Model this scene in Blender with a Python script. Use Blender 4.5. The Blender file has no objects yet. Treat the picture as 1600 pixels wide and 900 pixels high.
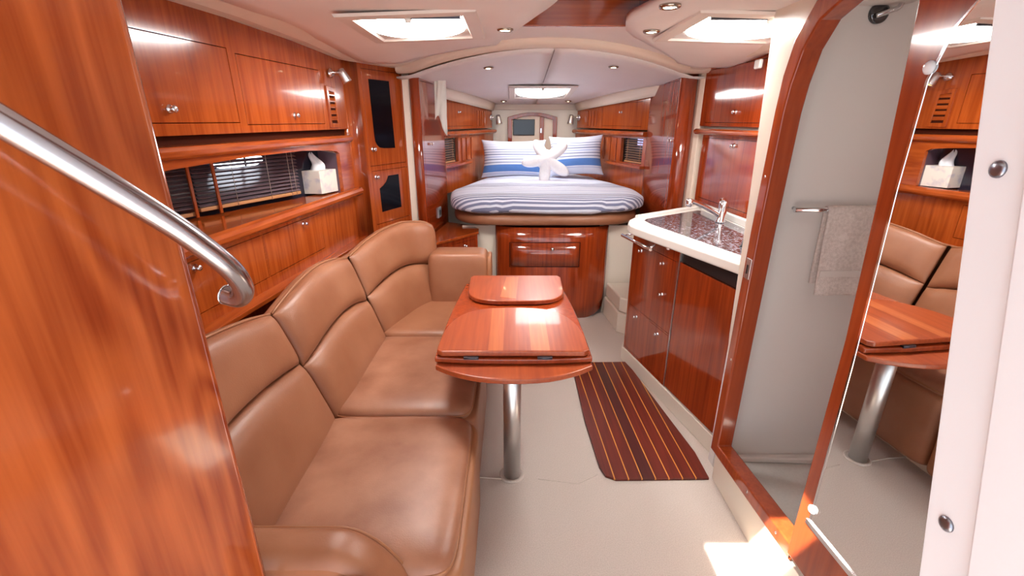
import bpy, bmesh, math, random
from math import sin, cos, pi, radians, sqrt
from mathutils import Vector, Matrix, noise
random.seed(3)
sc = bpy.context.scene
COL = sc.collection

# ------------------------------------------------------------ camera, sky, sun, exposure
cam = bpy.data.cameras.new('camera')
cam.sensor_width = 36.0
cam.lens = 720.0 / 1600.0 * 36.0
cam.clip_start = 0.02
camo = bpy.data.objects.new('camera', cam)
COL.objects.link(camo)
camo.location = (0, 0, 1.55)
camo.rotation_euler = (radians(70), 0, 0)
sc.camera = camo

w = bpy.data.worlds.new('sky')
sc.world = w
w.use_nodes = True
bg = w.node_tree.nodes['Background']
bg.inputs[0].default_value = (0.84, 0.92, 1.0, 1)
bg.inputs[1].default_value = 2.0

sun = bpy.data.lights.new('sun', 'SUN')
sun.energy = 26.0
sun.angle = radians(0.6)
sun.color = (1.0, 0.95, 0.86)
suno = bpy.data.objects.new('sun', sun)
COL.objects.link(suno)
suno.location = (-2, -1.5, 5)
suno.rotation_euler = Vector((1.2, 0.8, -1.9)).to_track_quat('-Z', 'Y').to_euler()

sc.view_settings.view_transform = 'Standard'
sc.view_settings.look = 'None'
sc.view_settings.gamma = 1.0
sc.view_settings.use_curve_mapping = False
sc.view_settings.exposure = 0.48
sc.cycles.use_denoising = True
sc.cycles.max_bounces = 10
sc.cycles.diffuse_bounces = 6
sc.cycles.glossy_bounces = 5
sc.cycles.caustics_reflective = False
sc.cycles.caustics_refractive = False
sc.cycles.sample_clamp_indirect = 6.0


# ------------------------------------------------------------ materials
def mat(name, col, rough=0.5, metal=0.0, coat=0.0, emit=None, estr=0.0, spec=0.5, trans=0.0):
    m = bpy.data.materials.new(name)
    m.use_nodes = True
    b = m.node_tree.nodes['Principled BSDF']
    b.inputs['Base Color'].default_value = (*col, 1)
    b.inputs['Roughness'].default_value = rough
    b.inputs['Metallic'].default_value = metal
    b.inputs['Coat Weight'].default_value = coat
    b.inputs['Coat Roughness'].default_value = 0.05
    b.inputs['Specular IOR Level'].default_value = spec
    b.inputs['Transmission Weight'].default_value = trans
    if emit:
        b.inputs['Emission Color'].default_value = (*emit, 1)
        b.inputs['Emission Strength'].default_value = estr
    return m


def nd(m, t, **kw):
    n = m.node_tree.nodes.new(t)
    for k, v in kw.items():
        setattr(n, k, v)
    return n


def ramp(m, stops, interp='LINEAR'):
    n = nd(m, 'ShaderNodeValToRGB')
    cr = n.color_ramp
    cr.interpolation = interp
    while len(cr.elements) < len(stops):
        cr.elements.new(0.5)
    for e, (p, c) in zip(cr.elements, stops):
        e.position = p
        e.color = (*c, 1)
    return n


def wood(name, light, dark, axis='z', rough=0.16, coat=0.35, grain=1.0, fig=1.0, ring=0.11, freq=3.0, stretch=9.0):
    m = mat(name, light, rough, coat=coat)
    L = m.node_tree.links.new
    b = m.node_tree.nodes['Principled BSDF']
    tc = nd(m, 'ShaderNodeTexCoord')
    mp = nd(m, 'ShaderNodeMapping')
    long_, across = 1.0 * grain, stretch * grain
    mp.inputs['Scale'].default_value = tuple(long_ if a == axis else across for a in 'xyz')
    L(tc.outputs['Object'], mp.inputs[0])
    n1 = nd(m, 'ShaderNodeTexNoise')
    n1.inputs['Scale'].default_value = 0.75 * fig
    n1.inputs['Detail'].default_value = 2
    n1.inputs['Distortion'].default_value = 0.6
    L(mp.outputs[0], n1.inputs['Vector'])
    # growth rings: folded low-frequency noise
    mu = nd(m, 'ShaderNodeMath', operation='MULTIPLY')
    mu.inputs[1].default_value = 11.0
    L(n1.outputs[0], mu.inputs[0])
    si = nd(m, 'ShaderNodeMath', operation='SINE')
    mu2 = nd(m, 'ShaderNodeMath', operation='MULTIPLY')
    mu2.inputs[1].default_value = freq
    L(mu.outputs[0], mu2.inputs[0])
    L(mu2.outputs[0], si.inputs[0])
    mp2 = nd(m, 'ShaderNodeMapping')
    mp2.inputs['Scale'].default_value = tuple(2.5 if a == axis else 70.0 for a in 'xyz')
    L(tc.outputs['Object'], mp2.inputs[0])
    n2 = nd(m, 'ShaderNodeTexNoise')
    n2.inputs['Scale'].default_value = 1.0
    n2.inputs['Detail'].default_value = 3
    L(mp2.outputs[0], n2.inputs['Vector'])
    a1 = nd(m, 'ShaderNodeMath', operation='MULTIPLY_ADD')
    a1.inputs[1].default_value = ring
    L(si.outputs[0], a1.inputs[0])
    L(n2.outputs[0], a1.inputs[2])
    a2 = nd(m, 'ShaderNodeMath', operation='ADD')
    n3 = nd(m, 'ShaderNodeTexNoise')
    n3.inputs['Scale'].default_value = 2.0
    L(tc.outputs['Object'], n3.inputs['Vector'])
    s3 = nd(m, 'ShaderNodeMath', operation='MULTIPLY_ADD')
    s3.inputs[1].default_value = 0.5
    s3.inputs[2].default_value = -0.25
    L(n3.outputs[0], s3.inputs[0])
    L(a1.outputs[0], a2.inputs[0])
    L(s3.outputs[0], a2.inputs[1])
    r = ramp(m, [(0.08, dark), (0.80, light)])
    L(a2.outputs[0], r.inputs[0])
    L(r.outputs[0], b.inputs['Base Color'])
    return m


def mottled(name, c1, c2, scale=8.0, rough=0.5, bump=0.0, bscale=200.0, detail=4, p0=0.35, p1=0.65, coat=0.0, sheen=0.0, spec=0.5):
    m = mat(name, c1, rough, coat=coat, spec=spec)
    L = m.node_tree.links.new
    b = m.node_tree.nodes['Principled BSDF']
    b.inputs['Sheen Weight'].default_value = sheen
    tc = nd(m, 'ShaderNodeTexCoord')
    n = nd(m, 'ShaderNodeTexNoise')
    n.inputs['Scale'].default_value = scale
    n.inputs['Detail'].default_value = detail
    L(tc.outputs['Object'], n.inputs['Vector'])
    r = ramp(m, [(p0, c1), (p1, c2)])
    L(n.outputs[0], r.inputs[0])
    L(r.outputs[0], b.inputs['Base Color'])
    if bump:
        n2 = nd(m, 'ShaderNodeTexNoise')
        n2.inputs['Scale'].default_value = bscale
        n2.inputs['Detail'].default_value = 2
        L(tc.outputs['Object'], n2.inputs['Vector'])
        bp = nd(m, 'ShaderNodeBump')
        bp.inputs['Strength'].default_value = bump
        bp.inputs['Distance'].default_value = 0.004
        L(n2.outputs[0], bp.inputs['Height'])
        L(bp.outputs[0], b.inputs['Normal'])
    return m


def striped(name, stops, period, rough=0.85, bump=0.25):
    """fabric whose print repeats along the UV v axis (metres)"""
    m = mat(name, (.8, .8, .85), rough, spec=0.15)
    L = m.node_tree.links.new
    b = m.node_tree.nodes['Principled BSDF']
    b.inputs['Sheen Weight'].default_value = 0.15
    uv = nd(m, 'ShaderNodeUVMap')
    sp = nd(m, 'ShaderNodeSeparateXYZ')
    L(uv.outputs[0], sp.inputs[0])
    dv = nd(m, 'ShaderNodeMath', operation='DIVIDE')
    dv.inputs[1].default_value = period
    L(sp.outputs[1], dv.inputs[0])
    fr_ = nd(m, 'ShaderNodeMath', operation='FRACT')
    L(dv.outputs[0], fr_.inputs[0])
    r = ramp(m, stops, 'CONSTANT')
    L(fr_.outputs[0], r.inputs[0])
    L(r.outputs[0], b.inputs['Base Color'])
    tc = nd(m, 'ShaderNodeTexCoord')
    n = nd(m, 'ShaderNodeTexNoise')
    n.inputs['Scale'].default_value = 14
    n.inputs['Detail'].default_value = 3
    L(tc.outputs['Object'], n.inputs['Vector'])
    bp = nd(m, 'ShaderNodeBump')
    bp.inputs['Strength'].default_value = bump
    bp.inputs['Distance'].default_value = 0.03
    L(n.outputs[0], bp.inputs['Height'])
    L(bp.outputs[0], b.inputs['Normal'])
    return m


CH1, CH2 = (0.43, 0.086, 0.014), (0.22, 0.030, 0.005)
RD1, RD2 = (0.35, 0.050, 0.009), (0.17, 0.018, 0.004)
W_Z = wood('cherry_vertical', CH1, CH2, 'z')
W_Y = wood('cherry_lengthwise', CH1, CH2, 'y')
W_X = wood('cherry_crosswise', CH1, CH2, 'x')
W_BIG = wood('cherry_bulkhead', (0.46, 0.104, 0.025), (0.22, 0.030, 0.007), 'z', rough=0.15, grain=1.25, fig=0.9, ring=0.20, freq=7.0, stretch=3.6)
W_RED = wood('cherry_red_vertical', RD1, RD2, 'z', rough=0.10, coat=0.6)
W_REDY = wood('cherry_red_lengthwise', RD1, RD2, 'y', rough=0.12, coat=0.5)
W_FRM = wood('cherry_frame', (0.36, 0.060, 0.014), (0.23, 0.032, 0.008), 'z', rough=0.14, coat=0.5)
W_TAB = wood('cherry_table', (0.42, 0.085, 0.022), (0.25, 0.036, 0.010), 'y', rough=0.30, coat=0.25)
W_TAB2 = wood('cherry_table_pale', (0.56, 0.165, 0.050), (0.40, 0.085, 0.024), 'y', rough=0.30, coat=0.25)
W_DK = mat('shadow_gap_wood', (0.05, 0.010, 0.004), 0.8, spec=.05)
W_MAT = wood('mahogany_mat', (0.17, 0.022, 0.012), (0.085, 0.010, 0.006), 'y', rough=0.35, coat=0.1)
W_MAT2 = wood('mahogany_mat_dark', (0.09, 0.014, 0.012), (0.05, 0.008, 0.008), 'y', rough=0.35, coat=0.1)
STRIP = mat('holly_strip', (0.70, 0.30, 0.05), 0.4)
LEATH = mottled('tan_leather', (0.345, 0.145, 0.074), (0.27, 0.100, 0.046), 5.0, 0.42, 0.12, 220, p0=.3, p1=.72)
LEATHW = mottled('worn_tan_leather', (0.39, 0.180, 0.105), (0.24, 0.088, 0.044), 6.0, 0.40, 0.12, 220, detail=6, p0=.3, p1=.70)
LEATHP = mat('leather_piping', (0.33, 0.135, 0.06), 0.45)
LEATHD = mat('leather_piping_dark', (0.13, 0.05, 0.022), 0.5)
CARPET = mottled('beige_carpet', (0.66, 0.575, 0.515), (0.55, 0.475, 0.42), 260.0, 0.95, 0.5, 420, spec=0.1)
CEIL = mottled('headliner_vinyl', (0.80, 0.735, 0.69), (0.77, 0.70, 0.655), 3.0, 0.55, 0.06, 260)
CREAM = mat('cream_vinyl', (0.72, 0.60, 0.49), 0.5)
GEL = mat('cream_gelcoat', (0.74, 0.655, 0.55), 0.28)
GELW = mat('white_gelcoat', (0.78, 0.75, 0.70), 0.25)
HEADW = mat('head_wall_gelcoat', (0.78, 0.74, 0.71), 0.42)
WHITE = mat('white_jamb_paint', (0.86, 0.90, 0.96), 0.4)
CHROME = mat('chrome', (0.80, 0.80, 0.82), 0.08, 1.0)
STEEL = mat('polished_steel', (0.47, 0.47, 0.50), 0.20, 1.0)
BRUSH = mat('brushed_aluminium', (0.74, 0.73, 0.72), 0.36, 1.0)
DKMET = mat('dark_hinge_metal', (0.10, 0.10, 0.12), 0.35, 0.8)
BLACKG = mat('black_glass', (0.004, 0.004, 0.007), 0.12, spec=.12)
BLACK = mat('black_plastic', (0.012, 0.012, 0.014), 0.4)
MIRROR = mat('mirror_glass', (0.86, 0.87, 0.87), 0.01, 1.0)
GLASSD = mat('dark_tinted_glass', (0.02, 0.018, 0.03), 0.05)
LITPORT = mat('daylit_porthole', (.8, .85, 1), 0.4, emit=(0.80, 0.88, 1.0), estr=5.0)
HATCH = mat('daylit_hatch_pane', (.9, .9, .9), 0.4, emit=(1.0, 0.985, 0.96), estr=32.0)
HATCHB = mat('daylit_berth_pane', (.9, .9, .9), 0.4, emit=(1.0, 0.985, 0.97), estr=12.0)
BULB = mat('warm_bulb', (1, .9, .7), 0.4, emit=(1.0, 0.83, 0.52), estr=30.0)
SLAT = mat('dark_blind_slat', (0.17, 0.115, 0.13), 0.2)
SLATW = mat('pale_wood_blind_rail', (0.50, 0.24, 0.10), 0.4)
CORD = mat('blind_cord', (0.45, 0.36, 0.30), 0.7)
TISSUE = mat('white_tissue', (0.86, 0.86, 0.90), 0.9, spec=0.1)
TBOX = mottled('tissue_box_card', (0.80, 0.74, 0.66), (0.52, 0.50, 0.56), 22.0, 0.6, p0=.5, p1=.72)
TERRY = mottled('beige_terry', (0.80, 0.72, 0.68), (0.66, 0.58, 0.54), 90.0, 0.95, 0.6, 260, spec=.1)
TERRY2 = mat('pale_terry_band', (0.72, 0.66, 0.62), 0.9)
STARM = mottled('white_plush', (0.95, 0.95, 0.95), (0.90, 0.90, 0.92), 60.0, 0.95, 0.35, 120, spec=.1)
CLOTH = mat('off_white_cloth', (0.74, 0.72, 0.66), 0.85, spec=.1)
GRANITE = mottled('speckled_counter', (0.022, 0.018, 0.022), (0.30, 0.26, 0.29), 75.0, 0.08, detail=8, p0=.44, p1=.66, coat=.3)
LT, LB, DB, MB_, GY = (.70, .73, .84), (.34, .40, .62), (.10, .155, .34), (.085, .19, .46), (.20, .22, .34)
DUVET = striped('striped_duvet_cotton', [(0, LT), (.035, GY), (.075, LT), (.11, GY), (.15, LT), (.185, GY), (.225, LT), (.26, GY), (.30, LT),
                                         (.335, GY), (.37, LT), (.405, GY), (.44, LT), (.475, LB), (.49, (.68, .72, .84)), (.62, LB), (.635, (.66, .69, .82)), (.72, LT),
                                         (.80, LB), (.815, LT), (.90, GY), (.915, LT)], 0.52)
PLT = (.60, .63, .74)
PILL = striped('striped_pillow_cotton', [(0, PLT), (.06, LB), (.075, PLT), (.11, MB_), (.30, PLT), (.35, (.16, .18, .30)), (.375, PLT), (.43, (.16, .18, .30)), (.455, PLT), (.50, LB), (.525, PLT),
                                         (.57, (.16, .18, .30)), (.595, PLT), (.64, (.16, .18, .30)), (.66, PLT), (.71, (.16, .18, .30)), (.73, PLT), (.79, LB), (.80, PLT), (.86, LB), (.87, PLT)], 0.34, bump=.15)


# ------------------------------------------------------------ mesh helpers
class Frame:
    """vertical working plane: s runs along A->B, n out of the plane, z up"""
    def __init__(self, A, B, flip=False):
        self.A = Vector((A[0], A[1], 0))
        d = Vector((B[0] - A[0], B[1] - A[1], 0))
        self.L = d.length
        self.u = d.normalized()
        self.n = Vector((self.u.y, -self.u.x, 0))
        if flip:
            self.n = -self.n

    def p(self, s, n, z):
        return self.A + self.u * s + self.n * n + Vector((0, 0, z))


class MB:
    def __init__(self):
        self.v, self.f, self.sm, self.uv = [], [], [], {}

    def poly(self, pts, faces, smooth=False):
        o = len(self.v)
        self.v += [Vector(p) for p in pts]
        for f in faces:
            self.f.append([i + o for i in f])
            self.sm.append(smooth)
        return o

    def extrude(self, a, b, smooth=False):
        """two matching loops of points -> closed solid"""
        n = len(a)
        fs = [list(range(n))[::-1], [n + i for i in range(n)]]
        o = self.poly(a + b, fs, False)
        for i in range(n):
            j = (i + 1) % n
            self.f.append([o + i, o + j, o + n + j, o + n + i])
            self.sm.append(smooth)

    def box(self, a, b):
        (x0, y0, z0), (x1, y1, z1) = a, b
        self.slab([(x0, y0), (x1, y0), (x1, y1), (x0, y1)], z0, z1)

    def fbox(self, fr, s0, s1, n0, n1, z0, z1):
        self.prism(fr, [(s0, z0), (s1, z0), (s1, z1), (s0, z1)], n0, n1)

    def prism(self, fr, poly, n0, n1, smooth=False):
        self.extrude([fr.p(s, n0, z) for s, z in poly], [fr.p(s, n1, z) for s, z in poly], smooth)

    def slab(self, poly, z0, z1, smooth=False):
        self.extrude([Vector((x, y, z0)) for x, y in poly], [Vector((x, y, z1)) for x, y in poly], smooth)

    def ring(self, fr, outer, inner, n0, n1):
        """frame between two loops of equal length"""
        n = len(outer)
        pts = []
        for d in (n0, n1):
            pts += [fr.p(s, d, z) for s, z in outer] + [fr.p(s, d, z) for s, z in inner]
        fs = []
        for i in range(n):
            j = (i + 1) % n
            fs += [[i, j, n + j, n + i], [2 * n + i, 3 * n + i, 3 * n + j, 2 * n + j],
                   [i, 2 * n + i, 2 * n + j, j], [n + i, n + j, 3 * n + j, 3 * n + i]]
        self.poly(pts, fs)

    def grid(self, P, nu, nv, smooth=True, flip=False, uv=None):
        pts = [P(i / nu, j / nv) for i in range(nu + 1) for j in range(nv + 1)]
        fs = []
        for i in range(nu):
            for j in range(nv):
                q = [i * (nv + 1) + j, (i + 1) * (nv + 1) + j, (i + 1) * (nv + 1) + j + 1, i * (nv + 1) + j + 1]
                fs.append(q[::-1] if flip else q)
        o = self.poly(pts, fs, smooth)
        if uv:
            for k, p in enumerate(pts):
                self.uv[o + k] = uv(k // (nv + 1) / nu, (k % (nv + 1)) / nv)

    def tube(self, pts, r, seg=12, caps=True, closed=False):
        pts = [Vector(p) for p in pts]
        n = len(pts)
        rs = r if isinstance(r, (list, tuple)) else [r] * n
        ref = None
        rings = []
        for i, p in enumerate(pts):
            a = pts[i - 1] if (i > 0 or closed) else p
            b = pts[(i + 1) % n] if (i < n - 1 or closed) else p
            t = (b - a)
            t = t.normalized() if t.length > 1e-9 else Vector((0, 0, 1))
            if ref is None:
                ref = t.orthogonal().normalized()
            x = (ref - t * ref.dot(t))
            x = x.normalized() if x.length > 1e-6 else t.orthogonal().normalized()
            ref = x
            y = t.cross(x)
            rings.append([p + (x * cos(2 * pi * k / seg) + y * sin(2 * pi * k / seg)) * rs[i] for k in range(seg)])
        o = self.poly([q for g in rings for q in g], [])
        m = n if closed else n - 1
        for i in range(m):
            for k in range(seg):
                a, b = i * seg, ((i + 1) % n) * seg
                l = (k + 1) % seg
                self.f.append([o + a + k, o + a + l, o + b + l, o + b + k])
                self.sm.append(True)
        if caps and not closed:
            self.f.append([o + k for k in range(seg)][::-1])
            self.f.append([o + (n - 1) * seg + k for k in range(seg)])
            self.sm += [False, False]

    def lathe(self, prof, origin, axis=(0, 0, 1), seg=20, smooth=True):
        origin = Vector(origin)
        ax = Vector(axis).normalized()
        x = ax.orthogonal().normalized()
        y = ax.cross(x)
        pts = []
        for r, h in prof:
            for k in range(seg):
                a = 2 * pi * k / seg
                pts.append(origin + ax * h + (x * cos(a) + y * sin(a)) * max(r, 1e-5))
        fs = []
        for i in range(len(prof) - 1):
            for k in range(seg):
                l = (k + 1) % seg
                fs.append([i * seg + k, i * seg + l, (i + 1) * seg + l, (i + 1) * seg + k])
        o = self.poly(pts, fs, smooth)
        n = len(prof) - 1
        self.f.append([o + k for k in range(seg)][::-1])
        self.f.append([o + n * seg + k for k in range(seg)])
        self.sm += [False, False]

    def superq(self, c, size, e1=0.35, e2=0.3, rot=0.0, nu=40, nv=20, warp=None, uvf=None):
        """rounded, crowned box (superquadric)"""
        a, b, h = [s / 2 for s in size]

        def pw(x, e):
            return math.copysign(abs(x) ** e, x)
        cr, sr = cos(rot), sin(rot)

        def P(u, v):
            om = -pi + 2 * pi * u
            et = -pi / 2 + pi * v
            x = a * pw(cos(et), e1) * pw(cos(om), e2)
            y = b * pw(cos(et), e1) * pw(sin(om), e2)
            z = h * pw(sin(et), e1)
            p = Vector((c[0] + x * cr - y * sr, c[1] + x * sr + y * cr, c[2] + z))
            return warp(p) if warp else p
        self.grid(P, nu, nv, True, uv=(lambda u, v: uvf(P(u, v))) if uvf else None)

    def pillow(self, P, N, T, nu=18, nv=18, back=0.5, p=6, uv=None):
        """closed puffed patch over surface P(u,v), bulging along N(u,v)"""
        def S(t):
            return 0.5 - 0.5 * cos(pi * t)

        def h(u, v):
            return T * (max(0, 1 - abs(2 * u - 1) ** p) * max(0, 1 - abs(2 * v - 1) ** p)) ** 0.5
        self.grid(lambda u, v: P(S(u), S(v)) + N(S(u), S(v)) * h(S(u), S(v)), nu, nv, True, uv=(lambda u, v: uv(S(u), S(v))) if uv else None)
        self.grid(lambda u, v: P(S(u), S(v)) - N(S(u), S(v)) * h(S(u), S(v)) * back, nu, nv, True, flip=True, uv=(lambda u, v: uv(S(u), S(v))) if uv else None)

    def build(self, name, m, parent=None, bevel=0.0, seg=2, recalc=True, solid=0.0):
        root = parent
        while root is not None and root.parent is not None:
            root = root.parent
        if root is not None:
            off = root.location.copy()
        else:
            xs, ys, zs = zip(*[(p.x, p.y, p.z) for p in self.v])
            off = Vector(((min(xs) + max(xs)) / 2, (min(ys) + max(ys)) / 2, min(zs)))
        me = bpy.data.meshes.new(name)
        me.from_pydata([tuple(p - off) for p in self.v], [], self.f)
        me.polygons.foreach_set('use_smooth', self.sm)
        if self.uv:
            l = me.uv_layers.new(name='UVMap')
            for lp in me.loops:
                l.data[lp.index].uv = self.uv.get(lp.vertex_index, (0, 0))
        if recalc:
            bm = bmesh.new()
            bm.from_mesh(me)
            bmesh.ops.remove_doubles(bm, verts=bm.verts, dist=1e-5)
            bmesh.ops.recalc_face_normals(bm, faces=bm.faces)
            bm.to_mesh(me)
            bm.free()
        me.materials.append(m)
        o = bpy.data.objects.new(name, me)
        COL.objects.link(o)
        if parent is not None:
            o.parent = parent
        else:
            o.location = off
        if solid:
            s = o.modifiers.new('solid', 'SOLIDIFY')
            s.thickness = solid
            s.offset = 0
        if bevel:
            bv = o.modifiers.new('bevel', 'BEVEL')
            bv.width = bevel
            bv.segments = seg
            bv.limit_method = 'ANGLE'
            bv.angle_limit = radians(40)
            bv.harden_normals = True
        return o


def tag(o, label, cat, group=None, kind=None):
    o['label'] = label
    o['category'] = cat
    if group:
        o['group'] = group
    if kind:
        o['kind'] = kind
    return o


def thing(name, loc, label, cat, group=None):
    o = bpy.data.objects.new(name, None)
    o.empty_display_size = 0.1
    COL.objects.link(o)
    o.location = loc
    return tag(o, label, cat, group)


def struct(o, label=None, cat=None):
    o['kind'] = 'structure'
    if label:
        o['label'] = label
    if cat:
        o['category'] = cat
    return o


def arc(cx, cy, r, a0, a1, n=8, ry=None):
    ry = r if ry is None else ry
    return [(cx + r * cos(radians(a0 + (a1 - a0) * i / n)), cy + ry * sin(radians(a0 + (a1 - a0) * i / n))) for i in range(n + 1)]


def smooth_path(pts, sub=6):
    """Catmull-Rom through points"""
    pts = [Vector(p) for p in pts]
    out = []
    for i in range(len(pts) - 1):
        p0 = pts[max(i - 1, 0)]
        p1, p2 = pts[i], pts[i + 1]
        p3 = pts[min(i + 2, len(pts) - 1)]
        for k in range(sub):
            t = k / sub
            out.append(0.5 * ((2 * p1) + (p2 - p0) * t + (2 * p0 - 5 * p1 + 4 * p2 - p3) * t * t + (3 * p1 - p0 - 3 * p2 + p3) * t ** 3))
    out.append(pts[-1])
    return out


def interp(tbl, t):
    """piecewise linear on [(t, value)]"""
    if t <= tbl[0][0]:
        return tbl[0][1]
    for (a, va), (b, vb) in zip(tbl, tbl[1:]):
        if t <= b:
            k = (t - a) / (b - a)
            if isinstance(va, Vector):
                return va.lerp(vb, k)
            return va + (vb - va) * k
    return tbl[-1][1]


def knob(parent, fr, s, z, n=0.0, r=0.012):
    m = MB()
    o = fr.p(s, n, z)
    m.lathe([(r, 0), (r, .003), (r * .72, .004), (r * .60, .014), (r * .80, .016), (r * .88, .020), (r * .6, .024), (0, .0245)], o, fr.n, 14)
    return m.build('knob', CHROME, parent)


def face(parent, fr, s0, s1, z0, z1, doors, m, n=0.0, thick=0.02, gap=0.0025, name='face_frame', back=True):
    """a fitted front: a frame round recessed gaps, each door a board of its own"""
    ss = sorted({s0, s1, *[d[0] for d in doors], *[d[1] for d in doors]})
    zs = sorted({z0, z1, *[d[2] for d in doors], *[d[3] for d in doors]})
    b = MB()
    for a0, a1 in zip(ss, ss[1:]):
        for b0, b1 in zip(zs, zs[1:]):
            cs, cz = (a0 + a1) / 2, (b0 + b1) / 2
            if not any(d[0] < cs < d[1] and d[2] < cz < d[3] for d in doors):
                b.fbox(fr, a0, a1, n - thick, n, b0, b1)
    if b.v:
        b.build(name, m, parent)
    if back:
        bk = MB()
        bk.fbox(fr, s0 + .002, s1 - .002, n - thick - .012, n - thick + .001, z0 + .002, z1 - .002)
        bk.build('back_board', W_DK, parent)
    out = []
    for d in doors:
        k = MB()
        k.fbox(fr, d[0] + gap, d[1] - gap, n - thick + .0012, n + .0005, d[2] + gap, d[3] - gap)
        out.append(k.build(d[4] if len(d) > 4 else 'door', m, parent, bevel=.0015))
    return out


LW = Frame((-1.086, 1.626), (-.956, 2.845))
SC_ = Frame((-.95, 2.87), (-.752, 3.31))
LL = Frame((-.62, 3.35), (-.55, 3.95))
RL = Frame((1.12, 3.35), (1.10, 3.95), flip=True)
BL = Frame((-.60, 3.95), (-.22, 5.2))
BR = Frame((1.10, 3.95), (.70, 5.2), flip=True)
UG = Frame((1.32, 2.4), (1.26, 3.2), flip=True)
GF = Frame((.989, 1.857), (.789, 2.70), flip=True)
WB = Frame((-1.368, 1.865), (-1.128, 2.487))
HW = Frame((.922, 0), (.922, 1), flip=True)           # s = world y, n towards the cabin
MD = Frame((.886, 1.11), (.930, .43))                 # mirrored door, s runs aft
JF = Frame((.55, 0), (.55, 1), flip=True)
BF = Frame((0, 5.3), (1, 5.3))                        # bow bulkhead, n towards the stern
HB = Frame((0, 1.775), (1, 1.775))                    # back wall of the head compartment


# ------------------------------------------------------------ hull shell, floor, ceilings
def arch_z(x):
    return max(1.862, 1.976 - .11 * ((x - .22) / .85) ** 2)


def ceil_z(x, y):
    t = min(1, max(0, (y - 2.0) / 1.05))
    t = t * t * (3 - 2 * t)
    return 1.93 + t * (arch_z(x) - 1.93)


def berth_z(x, y):
    q = (x - .25) / .82
    return 1.847 - .062 * (y - 3.1) + .09 * max(0, 1 - (y - 3.1) / 2.2) * max(-.3, 1 - q * q)


f = MB()
f.box((-1.75, -.9, -.05), (1.75, 5.5, 0))
struct(f.build('floor', CARPET))
seam = MB()
seam.tube([(-.35, 1.69, .001), (-.15, 1.70, .002), (-.04, 1.69, .002)], .003, 6)
seam.tube([(.12, 1.69, .001), (.3, 1.66, .001), (.4, 1.72, .001)], .0015, 6)
seam.build('carpet_seam', mat('pale_seam', (.62, .55, .48), .9), bpy.data.objects['floor'])
lid = MB()
lid.tube([Vector((.45 + .075 * cos(a * pi / 12), 2.93 + .11 * sin(a * pi / 12), .001)) for a in range(24)], .002, 6, closed=True)
lid.build('inspection_hatch_seam', mat('seam_shadow', (.33, .28, .24), .9), bpy.data.objects['floor'])

h = MB()
h.box((-1.80, -.9, -.05), (-1.75, 5.55, 2.1))
struct(h.build('wall_port_hull', GEL))
h = MB()
h.box((1.75, .45, -.05), (1.80, 5.55, 2.1))
struct(h.build('wall_starboard_hull', GEL))
h = MB()
h.box((-1.75, 5.5, -.05), (1.75, 5.55, 2.1))
struct(h.build('wall_bow_hull', GEL))
h = MB()
h.box((-1.8, .51, 2.06), (1.8, 5.55, 2.12))
h.box((-1.8, -.9, 2.06), (-.585, .51, 2.12))  # unseen side strip added to block the sun beyond the floor patch
struct(h.build('ceiling_deck', GEL))
h = MB()
h.box((-.58, -.9, 2.075), (1.8, .30, 2.115))  # unseen cover added to keep sun off the jamb and narrow its patch
h.box((-.12, .30, 2.075), (1.8, .51, 2.115))
struct(h.build('ceiling_sun_mask', GEL))
h = MB()
h.box((-1.8, .52, 1.95), (1.8, .58, 2.06))
struct(h.build('trim_companionway_header', GEL))

# salon ceiling with a recess over the middle
LEDGE = [(.46, .16), (1.70, .16), (1.85, .13), (2.0, .09), (2.2, .045), (2.4, .012), (2.6, -.03), (2.93, -.09)]
REDGE = [(.46, .56), (1.60, .52), (1.80, .47), (1.95, .44), (2.05, .445), (2.25, .49), (2.45, .57), (2.7, .72), (3.0, .98)]


def wall_x(y):
    return LW.p(min(1.23, (y - 1.626) / .9943), 0, 0).x if y < 2.85 else interp([(2.85, -.955), (3.31, -.752), (3.4, -.70)], y)


def beam_y(x):      # aft face of the overhead beam, bowed in plan
    return 2.96 + .28 * min(1.3, ((x - .22) / .95) ** 2)


m = MB()
NY = 30


def gridxy(m, y0, y1, xl, xr, dz, nu=24, nv=12):
    def P(u, v):
        y = y0 + (y1 - y0) * u
        a, b = xl(y), xr(y)
        x = a + (b - a) * v
        return Vector((x, y, ceil_z(x, y) + dz))
    m.grid(P, nu, nv, True)


gridxy(m, .56, 3.25, lambda y: -1.4, lambda y: .02, .018)
gridxy(m, .56, 3.25, lambda y: .56, lambda y: 1.75, .018)
gridxy(m, 2.28, 3.25, lambda y: .02, lambda y: .56, .018)
struct(m.build('ceiling', CEIL, recalc=False))
# two headliner panels with soft rounded edges
m = MB()
gridxy(m, .58, 2.93, lambda y: wall_x(y) + .10, lambda y: interp(LEDGE, y), 0, 40, 12)
struct(m.build('ceiling_panel_port', CEIL, recalc=False, solid=.02))
m = MB()
gridxy(m, .58, 3.02, lambda y: interp(REDGE, y), lambda y: 1.30, -.008, 48, 12)
struct(m.build('ceiling_panel_starboard', CEIL, recalc=False, solid=.024))
# recess over the middle: cherry lining
rec = thing('ceiling_recess', (.3, 1.4, 1.96), 'glossy cherry lined recess in the middle of the salon ceiling', 'ceiling recess')
m = MB()
m.box((.0, .55, 2.035), (.60, 2.30, 2.05))
m.build('recess_panel', wood('cherry_high_gloss', RD1, RD2, 'y', rough=0.05, coat=1.0), rec)
m = MB()
m.box((.0, 2.27, 1.935), (.60, 2.29, 2.035))
m.build('recess_edge', W_X, rec, bevel=.004)
m = MB()
m.box((.545, .55, 1.94), (.60, 2.27, 2.035))
m.box((.0, .55, 1.94), (.02, 2.27, 2.035))
m.build('recess_side', W_FRM, rec)

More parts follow.
